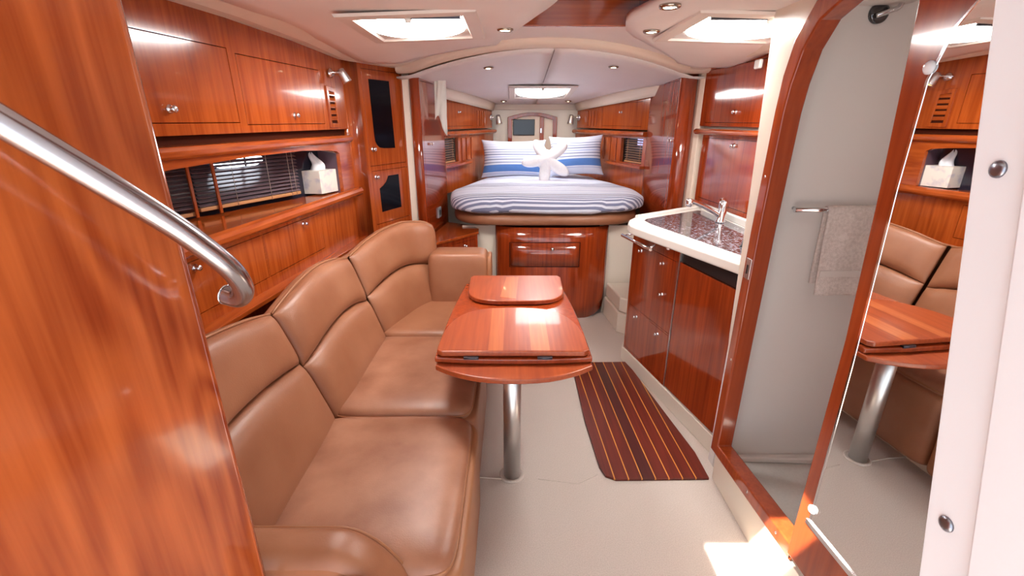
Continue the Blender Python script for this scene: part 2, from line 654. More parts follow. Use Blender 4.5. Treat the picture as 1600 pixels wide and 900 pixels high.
# overhead beam between salon and berth
m = MB()
bpts = [(-.72 + i * (1.98 / 36)) for i in range(37)]


def beamsec(x):
    y = min(beam_y(x), 3.22)
    z = arch_z(x) - .010
    return y, z


def BP(u, v):
    x = -.74 + 2.04 * u
    y, z = beamsec(x)
    k = v * 4
    sec = [(-.012, .03), (-.006, -.004), (.02, -.016), (.09, -.019), (.10, .03)]
    i = min(3, int(k))
    t = k - i
    dy = sec[i][0] + (sec[i + 1][0] - sec[i][0]) * t
    dz = sec[i][1] + (sec[i + 1][1] - sec[i][1]) * t
    return Vector((x, y + dy, z + dz))


m.grid(BP, 48, 8)
struct(m.build('trim_overhead_beam', mat('beam_vinyl', (.74, .61, .50), .5), recalc=False))

# berth ceiling, two halves meeting at the seam
for nm, xa, xb in (('ceiling_berth_port', lambda y: interp([(3.0, -.75), (4, -.52), (5.35, -.14)], y), lambda y: .248), ('ceiling_berth_starboard', lambda y: .252, lambda y: interp([(3.0, 1.28), (4, 1.02), (5.35, .62)], y))):
    m = MB()

    def P(u, v, xa=xa, xb=xb):
        y = 3.0 + 2.33 * u
        x = xa(y) + (xb(y) - xa(y)) * v
        ys = min(beam_y(x), 3.22) + .06
        y = ys + (5.33 - ys) * u
        return Vector((x, y, berth_z(x, y)))
    m.grid(P, 20, 10)
    struct(m.build(nm, mottled('berth_headliner', (.80, .75, .73), (.77, .72, .70), 3, .5), recalc=False, solid=.01))
m = MB()
m.tube([(.25, 3.03 + .1 * i, berth_z(.25, 3.03 + .1 * i) - .004) for i in range(11)] , .004, 6)
struct(m.build('trim_berth_seam', mat('seam_grey', (.35, .30, .28), .8)))


# sloped skirting under the ceilings
def skirt(name, pts, m_):
    """pts: list of (outer low, inner high) pairs"""
    m = MB()
    n = len(pts)
    V = []
    for a, b in pts:
        a, b = Vector(a), Vector(b)
        mid = (a + b) / 2 + Vector((0, 0, -.012))
        V += [a, mid, b, b + Vector((0, 0, .02)), a + Vector((0, 0, .03))]
    fs = []
    for i in range(n - 1):
        for k in range(5):
            l = (k + 1) % 5
            fs.append([i * 5 + k, i * 5 + l, (i + 1) * 5 + l, (i + 1) * 5 + k])
    fs += [[0, 1, 2, 3, 4], [(n - 1) * 5 + k for k in range(5)][::-1]]
    m.poly(V, fs, False)
    return struct(m.build(name, m_, bevel=.004))


pp = []
for s in (-.9, -.3, .3, .75, 1.05, 1.2):
    a = LW.p(s, -.01, interp([(-.9, 1.906), (.3, 1.904), (.75, 1.892), (1.2, 1.868)], s))
    b = LW.p(s, .13, 0)
    b.z = ceil_z(b.x, b.y) - .004
    pp.append((a, b))
e = Vector((-.70, 3.30, 1.868))
pp.append((SC_.p(.25, -.01, 1.866), Vector((-.76, 3.02, 1.885))))
pp.append((SC_.p(.52, -.01, 1.868), Vector((-.66, 3.14, 1.885))))
pp.append((Vector((-.68, 3.40, 1.870)), Vector((-.60, 3.22, 1.885))))
skirt('trim_port_ceiling', pp, CREAM)
pp = []
for y in (1.84, 2.2, 2.6, 3.0, 3.3):
    a = Vector((1.30 if y < 3.2 else 1.25, y, 1.868))
    b = Vector((1.17 if y < 3.2 else 1.12, y - .05, 0))
    b.z = ceil_z(b.x, b.y) - .008
    pp.append((a, b))
skirt('trim_starboard_ceiling', pp, CREAM)
# berth side skirts down to the cabinets
for nm, fr, sg in (('trim_port_berth', BL, 1), ('trim_starboard_berth', BR, -1)):
    m = MB()

    def P(u, v, fr=fr):
        s = -.55 + 1.85 * u
        n = .02 + .03 * v
        q = fr.p(s, n, 0)
        zc = berth_z(q.x, q.y) + .012
        zb = interp([(-.55, 1.76), (0, 1.72), (1.3, 1.645)], s)
        q.z = zb + (zc - zb) * v
        return q
    m.grid(P, 12, 3)
    struct(m.build(nm, CREAM, recalc=False, solid=.015))

# walls behind the joinery
m = MB()
m.fbox(LW, -2.2, 1.3, -.04, -.035, .0, .86)
struct(m.build('wall_port', W_Z))
# bow bulkhead
m = MB()
m.fbox(BF, -.35, .85, -.04, 0, .3, 1.80)
bow = struct(m.build('wall_bow', GEL))
m = MB()
m.fbox(BF, -.35, .85, 0, .03, 1.655, 1.725)
struct(m.build('trim_bow_fascia', CREAM, bevel=.005))
m = MB()
m.box((.955, 1.775, 0), (1.6, 1.825, 1.95))
struct(m.build('wall_galley_bulkhead', HEADW))
m = MB()
m.fbox(UG, -.6, .95, -.06, -.035, .3, 1.9)
struct(m.build('wall_galley', GEL))
# cream strips beside the lockers
m = MB()
m.slab([(-.752, 3.34), (-.728, 3.355), (-.690, 3.365), (-.690, 3.40), (-.76, 3.40)], .3, 1.885)
struct(m.build('trim_port_post', CREAM, bevel=.006))
m = MB()
m.slab([(1.255, 3.275), (1.238, 3.31), (1.24, 3.45), (1.33, 3.45), (1.33, 3.275)], .6, 1.885)
struct(m.build('trim_starboard_post', CREAM, bevel=.006))

# ------------------------------------------------------------ near bulkhead and handrail
bk = thing('cherry_partition', (-.6, .45, 0), 'large glossy cherry wood partition at the near left with bold grain', 'partition')
PT = Frame((-.532, .731), (-.75, -.141), flip=True)
PT.n = Vector((PT.u.y, -PT.u.x, 0))
if PT.n.x < 0:
    PT.n = -PT.n
m = MB()
m.fbox(PT, .014, .9, -.028, 0, 0, 1.99)
m.build('panel', W_BIG, bk)
m = MB()
a = [PT.p(.014 - .016 * sin(radians(t)), -.014 + .0145 * cos(radians(t)), 0) for t in range(0, 181, 15)]
m.extrude(a, [p + Vector((0, 0, 1.99)) for p in a], True)
m.build('edge_trim', W_BIG, bk)
hr = thing('handrail', (-.45, .66, 1.30), 'thick polished steel handrail bolted along the near left partition', 'handrail')
rp = smooth_path([(-.66, .29, 1.79), (-.600, .395, 1.675), (-.533, .507, 1.552), (-.475, .606, 1.436), (-.452, .650, 1.380), (-.437, .685, 1.330), (-.443, .712, 1.290), (-.462, .728, 1.268), (-.487, .735, 1.270)], 8)
m = MB()
m.tube(rp, .0168, 24)
m.build('tube', STEEL, hr)
m = MB()
m.lathe([(.0174, 0), (.0174, .003), (.0150, .004)], rp[-1], rp[-1] - rp[-2], 20)
m.build('end_cap', CHROME, hr)

# ------------------------------------------------------------ port side joinery
uc = thing('overhead_cabinet', LW.p(.4, -.1, 1.41), 'long cherry overhead cabinet above the left window with two flush doors', 'cabinet')
ds = face(uc, LW, -.9, 1.235, 1.503, 1.915, [(-.62, .279, 1.54, 1.802, 'door'), (.322, .958, 1.532, 1.79, 'door')], W_Z)
knob(ds[0], LW, -.051, 1.584, r=.014)
knob(ds[1], LW, .673, 1.572, r=.013)
m = MB()
m.fbox(LW, -.9, 1.235, -.05, -.025, 1.470, 1.503)
m.build('shadow_groove', W_DK, uc)
m = MB()
prof = [(-.03, 1.432), (.012, 1.430), (.024, 1.440), (.026, 1.456), (.018, 1.470), (-.03, 1.472)]
m.extrude([LW.p(-.9, n, z) for n, z in prof], [LW.p(1.225, n, z) for n, z in prof], False)
m.build('lower_rail', W_Y, uc, bevel=.004, seg=3)
lv = MB()
o_ = [(1.005, 1.512), (1.118, 1.512), (1.108, 1.715), (1.005, 1.722)]
i_ = [(1.026, 1.535), (1.096, 1.535), (1.088, 1.692), (1.026, 1.697)]
lv.ring(LW, o_, i_, -.001, .008)
lvo = lv.build('louvre_frame', W_Z, uc, bevel=.002)
m = MB()
m.prism(LW, i_, .0006, .0015)
m.build('louvre_opening', W_DK, lvo)
for k in range(5):
    m = MB()
    z = 1.550 + k * .031
    m.extrude([LW.p(1.026, .001, z + .014), LW.p(1.026, .007, z), LW.p(1.026, .007, z + .006), LW.p(1.026, .002, z + .020)],
              [LW.p(1.093, .001, z + .014), LW.p(1.093, .007, z), LW.p(1.093, .007, z + .006), LW.p(1.093, .002, z + .020)])
    m.build('slat', W_Y, lvo)

# window surround: board with an arched top opening
ws = thing('window_surround', LW.p(.4, -.1, 1.15), 'cherry board with a long arched opening around the left window', 'window surround')
m = MB()
top = [(-.9, 1.345), (-.5, 1.375), (-.1, 1.400), (.3, 1.412), (.7, 1.411), (.95, 1.398), (1.05, 1.388), (1.078, 1.375)]
m.prism(LW, [(-.9, 1.432)] + top + [(1.078, 1.432)], -.022, 0)
m.fbox(LW, 1.078, 1.235, -.022, 0, 1.15, 1.432)
m.build('surround_board', W_Y, ws)
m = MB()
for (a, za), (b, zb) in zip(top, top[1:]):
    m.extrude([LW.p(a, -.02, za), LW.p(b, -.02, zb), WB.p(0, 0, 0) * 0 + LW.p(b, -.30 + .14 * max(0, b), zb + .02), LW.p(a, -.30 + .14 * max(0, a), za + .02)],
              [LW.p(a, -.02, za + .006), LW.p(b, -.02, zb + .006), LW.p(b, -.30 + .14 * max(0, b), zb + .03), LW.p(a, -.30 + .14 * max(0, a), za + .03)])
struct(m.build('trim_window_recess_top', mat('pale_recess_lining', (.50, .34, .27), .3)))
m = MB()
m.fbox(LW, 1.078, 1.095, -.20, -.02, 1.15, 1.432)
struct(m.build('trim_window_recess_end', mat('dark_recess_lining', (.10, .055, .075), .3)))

m = MB()
wfr = Frame((-1.368, 1.865), (-1.128, 2.487))
m.fbox(WB, -1.1, .95, -.065, -.055, 1.10, 1.50)
win = struct(m.build('window_1', GLASSD))
m = MB()
m.prism(WB, [(.37 + .14 * cos(t * pi / 12), 1.372 + .036 * sin(t * pi / 12)) for t in range(24)], -.0545, -.050)
m.build('daylit_port', LITPORT, win)
m = MB()
m.fbox(WB, .40, .41, -.0495, -.046, 1.33, 1.42)
m.fbox(WB, .23, .51, -.0495, -.046, 1.366, 1.372)
m.build('port_bar', BLACK, win)

bl = thing('venetian_blind', WB.p(0, 0, 1.17), 'dark venetian blind with pale wood bottom rail over the left window', 'blind')
NSL = 12
for k in range(NSL):
    z = 1.205 + k * .0172
    for s0, s1 in ((-.95, .09), (.10, .66)):
        m = MB()
        m.extrude([WB.p(s0, -.009, z + .005), WB.p(s0, .010, z - .003), WB.p(s0, .010, z - .0016), WB.p(s0, -.009, z + .0065)],
                  [WB.p(s1, -.009, z + .005), WB.p(s1, .010, z - .003), WB.p(s1, .010, z - .0016), WB.p(s1, -.009, z + .0065)])
        m.build('slat', SLAT, bl)
m = MB()
m.fbox(WB, -.95, .09, -.008, .010, 1.170, 1.186)
m.fbox(WB, .10, .66, -.008, .010, 1.182, 1.198)
m.build('bottom_rail', SLATW, bl, bevel=.003)
for s in (-.12, -.10, .28, .47, .60, .63):
    m = MB()
    m.tube([WB.p(s, .012, 1.18), WB.p(s, .012, 1.42)], .0012, 6)
    m.build('cord', CORD, bl)
for i, s in enumerate((.075, .185)):
    m = MB()
    m.fbox(WB, s - .006, s + .006, .014, .022, 1.165, 1.44)
    m.build('wooden_upright', W_Z, bl)

sh = thing('window_shelf', LW.p(.4, -.1, 1.12), 'cherry shelf with rounded nose below the left window', 'shelf')
m = MB()
m.slab([tuple(LW.p(-.9, .0, 0).xy), tuple(LW.p(1.24, .0, 0).xy), tuple(LW.p(1.24, -.20, 0).xy), tuple(WB.p(.9, -.02, 0).xy), tuple(WB.p(-1.0, -.02, 0).xy)], 1.135, 1.158)
m.build('shelf_board', W_Y, sh)
m = MB()
prof = [(-.004, 1.112), (.020, 1.116), (.034, 1.128), (.036, 1.144), (.028, 1.158), (.012, 1.166), (-.004, 1.166)]
m.extrude([LW.p(-.9, n, z) for n, z in prof], [LW.p(1.27, n, z) for n, z in prof], False)
m.build('nosing', W_Y, sh, bevel=.003, seg=3)

lc = thing('side_cabinet', LW.p(.4, -.1, .86), 'low cherry cabinet with flush doors behind the leather sofa', 'cabinet')
ds = face(lc, LW, -.9, 1.26, .852, 1.114, [(-.5, .297, .90, 1.092, 'door'), (.303, .80, .90, 1.092, 'door')], W_Z, n=-.012)
knob(ds[0], LW, -.092, 1.066, n=-.012, r=.013)
knob(ds[1], LW, .622, 1.070, n=-.012, r=.010)
m = MB()
m.slab([tuple(LW.p(-.9, -.02, 0).xy), tuple(LW.p(1.29, -.02, 0).xy), tuple(LW.p(1.29, .05, 0).xy), tuple(LW.p(-.9, .05, 0).xy)], .832, .852)
m.build('ledge', W_Y, lc, bevel=.003)

# rounded corner column, speaker cabinet
cc = MB()
o = Vector((-.965, 2.865, 0))
pts = [LW.p(1.225, .003, 0)] + [LW.p(1.225, 0, 0) + Vector((.020 * sin(t), .012 + .045 * t / 1.2, 0)) for t in (.3, .6, .9, 1.2)] + [SC_.p(.10, .006, 0), SC_.p(.10, -.05, 0), LW.p(1.225, -.05, 0)]
cc.extrude([p + Vector((0, 0, .83)) for p in pts], [p + Vector((0, 0, 1.90)) for p in pts], True)
tag(cc.build('corner_column', W_Z), 'rounded cherry column beside the louvre left of the speaker cabinet', 'column')

sp = thing('speaker_cabinet', SC_.p(.3, -.1, .83), 'tall cherry cabinet with two dark glass inset doors at far end of sofa', 'cabinet')
ds = face(sp, SC_, .10, .545, .80, 1.90, [(.138, .505, 1.275, 1.84, 'door'), (.145, .515, .90, 1.245, 'door')], W_Z)
knob(ds[0], SC_, .176, 1.378, r=.015)
knob(ds[1], SC_, .180, 1.205, r=.014)
m = MB()
g1 = [(.195, 1.785), (.388, 1.785), (.397, 1.376), (.280, 1.380)] + [(.268 - .066 * sin(radians(t)) * 1, 1.380 + .066 - .066 * cos(radians(t))) for t in (25, 50, 70)] + [(.201, 1.458)]
m.prism(SC_, g1, .0008, .003)
m.build('dark_glass', BLACKG, ds[0])
m = MB()
g2 = [(.300, 1.203), (.408, 1.203), (.414, .978), (.208, .976), (.204, 1.130), (.240, 1.145), (.272, 1.165), (.288, 1.185)]
m.prism(SC_, g2, .0008, .003)
m.build('dark_glass', BLACKG, ds[1])

# reading light over the louvre
def reading_light(fr, s, z, n, aim, label, sc_=1.0, group='chrome reading lights'):
    t = thing('reading_light', fr.p(s, n, z), label, 'light', group)
    o = fr.p(s, n, z)
    m = MB()
    m.lathe([(.024 * sc_, 0), (.024 * sc_, .008), (.016 * sc_, .014), (.010 * sc_, .022)], o, fr.n, 16)
    m.build('wall_plate', CHROME, t)
    j = o + fr.n * .055 * sc_ + fr.u * .03 * sc_ + Vector((0, 0, .006))
    m = MB()
    m.tube([o + fr.n * .018 * sc_, o + fr.n * .03 * sc_ + Vector((0, 0, .004)), j], .006 * sc_, 8)
    m.tube([o + fr.n * .02 * sc_ - fr.u * .04 * sc_, j], .0045 * sc_, 8)
    m.build('arm', CHROME, t)
    d = Vector(aim).normalized()
    b = j - d * .015 * sc_
    m = MB()
    m.lathe([(.010 * sc_, -.004), (.017 * sc_, .0), (.020 * sc_, .02 * sc_), (.024 * sc_, .060 * sc_), (.0245 * sc_, .068 * sc_), (.020 * sc_, .068 * sc_), (.018 * sc_, .060 * sc_)], b, d, 18)
    hd = m.build('lamp_shade', BRUSH, t)
    m = MB()
    m.lathe([(.018 * sc_, .058 * sc_), (.018 * sc_, .0645 * sc_), (.008 * sc_, .067 * sc_)], b, d, 14)
    m.build('bulb', mat('lamp_glow', (.9, .8, .5), .3, emit=(1, .8, .35), estr=1.2), hd)
    return t


reading_light(LW, 1.07, 1.785, .004, (.35, .15, -.75), 'chrome swivel reading light above the louvre at the end of the overhead cabinet')

# tissue box
tb = thing('tissue_box', (-1.07, 2.66, 1.166), 'pale patterned tissue box with a white tissue on the left window shelf', 'tissue box')
TBF = [(-1.168, 2.585), (-1.050, 2.572), (-1.003, 2.712), (-1.121, 2.725)]
m = MB()
m.slab(TBF, 1.166, 1.290)
m.build('card_box', TBOX, tb, bevel=.002)
m = MB()


def TP(u, v):
    a = 2 * pi * u
    r = .030 * (1 - v) ** .6 * (1 + .35 * sin(3 * a + 2 * v)) + .004
    return Vector((-1.098 + r * cos(a) * 1.15 - .004 * v + .012 * sin(5 * v), 2.65 + r * sin(a) * .8, 1.288 + .088 * v + .010 * sin(2 * a) * v))


m.grid(TP, 28, 12)
m.build('tissue', TISSUE, tb, recalc=False)

# ------------------------------------------------------------ sofa
sf = thing('sofa', (-.5, 1.85, 0), 'long tan leather sofa with three seat cushions along the left side', 'sofa')
BOT = [(0, Vector((-.715, .80, .43))), (.30, Vector((-.715, 1.5, .43))), (.62, Vector((-.705, 2.24, .43))), (.76, Vector((-.65, 2.52, .43))), (.88, Vector((-.57, 2.70, .43))), (1, Vector((-.47, 2.80, .43)))]
TOPP = [(0, Vector((-.895, .80, 0))), (.30, Vector((-.885, 1.5, 0))), (.62, Vector((-.855, 2.24, 0))), (.76, Vector((-.765, 2.56, 0))), (.88, Vector((-.655, 2.77, 0))), (1, Vector((-.49, 2.87, 0)))]


def ease(tbl):
    path = smooth_path([v for _, v in tbl], 10)
    ts = []
    for i in range(len(tbl) - 1):
        for k in range(10):
            ts.append(tbl[i][0] + (tbl[i + 1][0] - tbl[i][0]) * k / 10)
    ts.append(tbl[-1][0])
    return list(zip(ts, path))


BOT, TOPP = ease(BOT), ease(TOPP)
TS = (0, .322, .635, 1.0)


def topz(t):
    if t < TS[1]:
        k = t / TS[1]
        return .985 - .105 * k ** 2.2
    if t < TS[2]:
        k = (t - TS[1]) / (TS[2] - TS[1])
        return .875 + .058 * sin(pi * min(1, k)) + .005 * k
    k = (t - TS[2]) / (1 - TS[2])
    return interp([(0, .88), (.2, .925), (.4, .955), (.65, .968), (.85, .955), (.95, .925), (1, .87)], k)


def midz(t):
    for a, b in zip(TS, TS[1:]):
        if t <= b + 1e-6:
            k = (t - a) / (b - a)
            return .645 + .062 * sin(pi * min(1, k * .9 + .08)) + (.03 if a == 0 else 0) + (.02 * k if b == 1.0 else 0)


def backP(t, z):
    b = interp(BOT, t)
    tp = interp(TOPP, t)
    zt = topz(t)
    k = (z - .43) / (zt - .43)
    p = b.lerp(tp, k)
    return Vector((p.x, p.y, z))


def backN(t, z):
    d = backP(min(1, t + .01), z) - backP(max(0, t - .01), z)
    n = Vector((d.y, -d.x, 0)).normalized()
    return (n + Vector((0, 0, .35))).normalized()


LBK = []
for i, (a, b) in enumerate(zip(TS, TS[1:])):
    a_, b_ = a + .003, b - .003
    m = MB()
    m.pillow(lambda u, v: backP(a_ + (b_ - a_) * u, midz(a_ + (b_ - a_) * u) + (topz(a_ + (b_ - a_) * u) - midz(a_ + (b_ - a_) * u)) * v),
             lambda u, v: backN(a_ + (b_ - a_) * u, .8), .052, 24, 16, back=.9, p=5)
    m.build('upper_back_pad', LEATH, sf)
    m = MB()
    m.pillow(lambda u, v: backP(a_ + (b_ - a_) * u, .40 + (midz(a_ + (b_ - a_) * u) - .40) * v),
             lambda u, v: backN(a_ + (b_ - a_) * u, .6), .058, 24, 14, back=.6, p=5)
    m.build('lower_back_pad', LEATH, sf)
    m = MB()
    m.tube([backP(a_ + (b_ - a_) * k / 24, topz(a_ + (b_ - a_) * k / 24)) + Vector((0, 0, .004)) for k in range(25)], .005, 8)
    m.build('piping', LEATHP, sf)
m = MB()   # outside of the back


def OB(u, v):
    t = u
    tp = backP(t, topz(t))
    n = backN(t, .8)
    n.z = 0
    n.normalize()
    a = tp + Vector((0, 0, .002))
    o1 = tp - n * .055 + Vector((0, 0, -.03))
    o2 = tp - n * .06
    o2.z = .15
    if v < .5:
        return a.lerp(o1, v * 2) + Vector((0, 0, .016 * sin(pi * v * 2)))
    return o1.lerp(o2, v * 2 - 1)


m.grid(OB, 40, 12)
m.build('back_shell', LEATH, sf, recalc=False)
# seats
YB = [(.865, 1.543, .07), (1.553, 2.262, .0), (2.272, 2.86, .0)]
for i, (y0, y1, _) in enumerate(YB):
    m = MB()
    xf = -.150 if i == 0 else (-.160 if i == 1 else -.185)
    m.superq(((xf - .74) / 2, (y0 + y1) / 2, .395), (xf + .74, y1 - y0, .165), .42, .20, nu=64, nv=26)
    m.build('seat_cushion', LEATHW if i < 2 else LEATH, sf)
    m = MB()
    pts = []
    a, b = (xf + .74) / 2 - .004, (y1 - y0) / 2 - .003
    for k in range(64):
        t = 2 * pi * k / 64
        pts.append(Vector(((xf - .74) / 2 + a * math.copysign(abs(cos(t)) ** .2, cos(t)), (y0 + y1) / 2 + b * math.copysign(abs(sin(t)) ** .2, sin(t)), .432)))
    m.tube(pts, .0055, 6, closed=True)
    m.build('piping', LEATHP, sf)
for i, (y0, y1, _) in enumerate(YB):
    m = MB()
    xf = -.128 if i == 0 else (-.140 if i == 1 else -.165)
    m.superq(((xf - .70) / 2, (y0 + y1) / 2, .245), (xf + .70, y1 - y0 + .012, .36), .10, .16, nu=64, nv=16)
    m.build('front_panel', LEATHP if i == 0 else LEATH, sf)
m = MB()
m.box((-.72, .80, 0), (-.24, 2.84, .09))
m.build('plinth', CREAM, sf)
# far arm
m = MB()
m.superq((-.335, 2.80, .58), (.37, .20, .41), .22, .22, nu=48, nv=24)
m.build('armrest', LEATH, sf)
m = MB()
m.superq((-.142, 2.80, .56), (.030, .185, .40), .3, .3, nu=32, nv=16)
m.build('arm_facing', LEATHP, sf)
# near arm with rounded front
m = MB()


def NA(u, v):
    x = -.74 + .46 * u
    drop = 0 if u < .62 else .16 * ((u - .62) / .38) ** 2.2
    y = .775 + .115 * v
    cz = .028 * (1 - (2 * v - 1) ** 4)
    return Vector((x + .01, y, .575 + cz - drop))


m.grid(NA, 24, 10)
ed = [Vector((-.73 + .46 * k / 24, 0, .575 - (0 if k / 24 < .62 else .16 * ((k / 24 - .62) / .38) ** 2.2))) for k in range(25)]
for yy in (.775, .890):
    o = m.poly([Vector((p.x, yy, p.z)) for p in ed] + [Vector((p.x, yy, .2)) for p in ed], [], True)
    for k in range(24):
        m.f.append([o + k, o + k + 1, o + 26 + k, o + 25 + k])
        m.sm.append(False)
o = m.poly([Vector((-.27, .775, .2)), Vector((-.27, .89, .2)), Vector((-.27, .89, .415)), Vector((-.27, .775, .415))], [[0, 1, 2, 3]])
m.build('armrest', LEATH, sf)
m = MB()
m.tube([Vector((p.x, .890, p.z + .003)) for p in ed], .006, 8)
m.build('piping', LEATHP, sf)
m = MB()
m.superq((-.36, .762, .475), (.13, .03, .17), .6, .7, nu=32, nv=16)
m.build('arm_scroll', LEATH, sf)

# ------------------------------------------------------------ table
tbx = thing('folding_table', (0, 1.95, 0), 'cherry pedestal table with folded leaves on a brushed aluminium leg', 'table')


def xsec(pts, mirror=True):
    return pts


# underlying board, rounded near edge
def board(near_y, far_y, hw_near, hw_far, bow_near, bow_far, n=14):
    pts = []
    for i in range(n + 1):
        t = -1 + 2 * i / n
        pts.append((hw_near * t, near_y + bow_near * (abs(t) ** 2.4)))
    for i in range(1, 9):
        k = i / 9
        pts.append((hw_near + (hw_far - hw_near) * k + .012 * sin(pi * k), near_y + bow_near + (far_y - bow_far - near_y - bow_near) * k))
    for i in range(n + 1):
        t = 1 - 2 * i / n
        pts.append((hw_far * t, far_y - bow_far * (abs(t) ** 2.4)))
    for i in range(1, 9):
        k = i / 9
        pts.append((-hw_far - (hw_near - hw_far) * k - .012 * sin(pi * k), far_y - bow_far + (near_y + bow_near - far_y + bow_far) * k))
    return pts


def shift(p, dx):
    return [(x + dx, y) for x, y in p]


m = MB()
m.slab(shift(board(1.445, 2.53, .300, .262, .10, .09), .008), .652, .674)
m.build('pedestal_board', W_TAB, tbx, bevel=.006, seg=3)
m = MB()
m.slab(shift(board(1.545, 2.50, .302, .262, .018, .10), .006), .677, .700)
m.build('fixed_top', W_FRM, tbx, bevel=.006, seg=3)


def near_leaf(dx=.004):
    pts = [(-.272, 1.558), (.272, 1.558), (.292, 1.575), (.292, 1.62)]
    pts += [(.292 * cos(t) ** .62 if cos(t) > 0 else 0, 1.62 + .375 * sin(t) ** .85) for t in [radians(a) for a in range(8, 90, 8)]]
    pts += [(0, 1.995)]
    pts += [(-.292 * cos(t) ** .62, 1.62 + .375 * sin(t) ** .85) for t in [radians(a) for a in range(88, 0, -8)]]
    pts += [(-.292, 1.62), (-.292, 1.575)]
    return shift(pts, dx)


def clip_strips(poly, cuts):
    """split a convex outline into lengthwise planks at x = cuts"""
    def cut(pl, x0, keep_right):
        out = []
        for (a, b) in zip(pl, pl[1:] + pl[:1]):
            ina, inb = ((a[0] >= x0) == keep_right), ((b[0] >= x0) == keep_right)
            if ina:
                out.append(a)
            if ina != inb:
                k = (x0 - a[0]) / (b[0] - a[0])
                out.append((x0, a[1] + (b[1] - a[1]) * k))
        return out
    xs = [-9] + cuts + [9]
    res = []
    for a, b in zip(xs, xs[1:]):
        q = cut(poly, a, True)
        q = cut(q, b, False) if q else q
        if len(q) > 2:
            res.append(q)
    return res


m = MB()
nl = near_leaf()
m.slab(nl, .705, .727)
leaf = m.build('near_leaf', W_TAB, tbx, bevel=.005, seg=3)
for i, q in enumerate(clip_strips(nl, [-.095, -.035, .075, .15])):
    cx = sum(p[0] for p in q) / len(q)
    cy = sum(p[1] for p in q) / len(q)
    q = [(cx * 0 + (x - .004) * .965 + .004, cy + (y - cy) * .97) for x, y in q]
    m = MB()
    m.slab(q, .726, .7275)
    m.build('veneer_strip', W_TAB2 if i in (1, 3) else W_TAB, leaf)
fl = [(-.236, 2.47), (-.250, 2.44), (-.247, 2.30)] + [(-.247 * cos(radians(a)) ** .55, 2.30 - .295 * sin(radians(a)) ** .8) for a in range(10, 90, 10)] + [(0, 2.005)] + \
     [(.247 * cos(radians(a)) ** .55, 2.30 - .295 * sin(radians(a)) ** .8) for a in range(80, 0, -10)] + [(.247, 2.30), (.250, 2.44), (.236, 2.47)]
fl = [(x + .02, y) for x, y in fl]
m = MB()
m.slab([(x, y if y > 2.2 else 2.2 - (2.2 - y) * .62) for x, y in fl], .705, .727)
leaf2 = m.build('far_leaf', W_TAB, tbx, bevel=.005, seg=3)
m = MB()
m.slab([(-.06, 2.13), (.02, 2.105), (.035, 2.44), (-.03, 2.44)], .7268, .7278)
m.build('veneer_strip', W_TAB2, leaf2)
for x in (-.155, .125):
    m = MB()
    m.box((x - .028, 1.548, .697), (x + .028, 1.562, .708))
    m.tube([(x - .028, 1.550, .7025), (x + .028, 1.550, .7025)], .004, 8)
    m.build('hinge', DKMET, tbx)
m = MB()
m.lathe([(.0385, 0), (.0385, .652)], (0, 1.72, 0), (0, 0, 1), 32)
m.build('leg', BRUSH, tbx)
m = MB()
m.lathe([(.058, .0), (.058, .004), (.046, .008), (.044, .004)], (0, 1.72, 0), (0, 0, 1), 32)
m.build('floor_socket', CARPET, tbx)
m = MB()
m.lathe([(.09, .636), (.09, .652)], (0, 1.72, 0), (0, 0, 1), 32)
m.build('mount_plate', BRUSH, tbx)

# ------------------------------------------------------------ slatted floor mat
fm = thing('wooden_floor_mat', (.63, 2.2, 0), 'dark red wooden floor mat with thin yellow inlay strips before the galley', 'floor mat')
MATP = [(.475, 1.678), (.902, 1.685), (.902, 1.86), (.775, 2.765), (.402, 2.755), (.398, 2.1), (.414, 1.76), (.432, 1.70)]
ang = math.atan2(-.033 / 1.0, 1.0)


def u_of(x, y):      # strips run parallel to a line that leans slightly to port
    return x + .038 * (y - 1.7)


def clipu(poly, a, b):
    def cut(pl, x0, right):
        out = []
        for p, q in zip(pl, pl[1:] + pl[:1]):
            up, uq = u_of(*p), u_of(*q)
            ip, iq = ((up >= x0) == right), ((uq >= x0) == right)
            if ip:
                out.append(p)
            if ip != iq:
                k = (x0 - up) / (uq - up)
                out.append((p[0] + (q[0] - p[0]) * k, p[1] + (q[1] - p[1]) * k))
        return out
    q = cut(poly, a, True)
    return cut(q, b, False) if len(q) > 2 else []


cuts = [.405, .468, .532, .594, .656, .718, .780, .842, .96]
m = MB()
m.slab(MATP, .0005, .004)
m.build('backing', W_DK, fm)
for i, (a, b) in enumerate(zip(cuts, cuts[1:])):
    q = clipu(MATP, a - (.02 if i == 0 else -.0025), b - .0025)
    if len(q) > 2:
        m = MB()
        m.slab(q, .003, .012)
        m.build('plank', W_MAT2 if i == 3 else W_MAT, fm)
    if i > 0:
        q = clipu(MATP, a - .0035, a + .0035)
        if len(q) > 2 and i != 0:
            m = MB()
            m.slab(q, .003, .0115)
            m.build('inlay_strip', STRIP, fm)

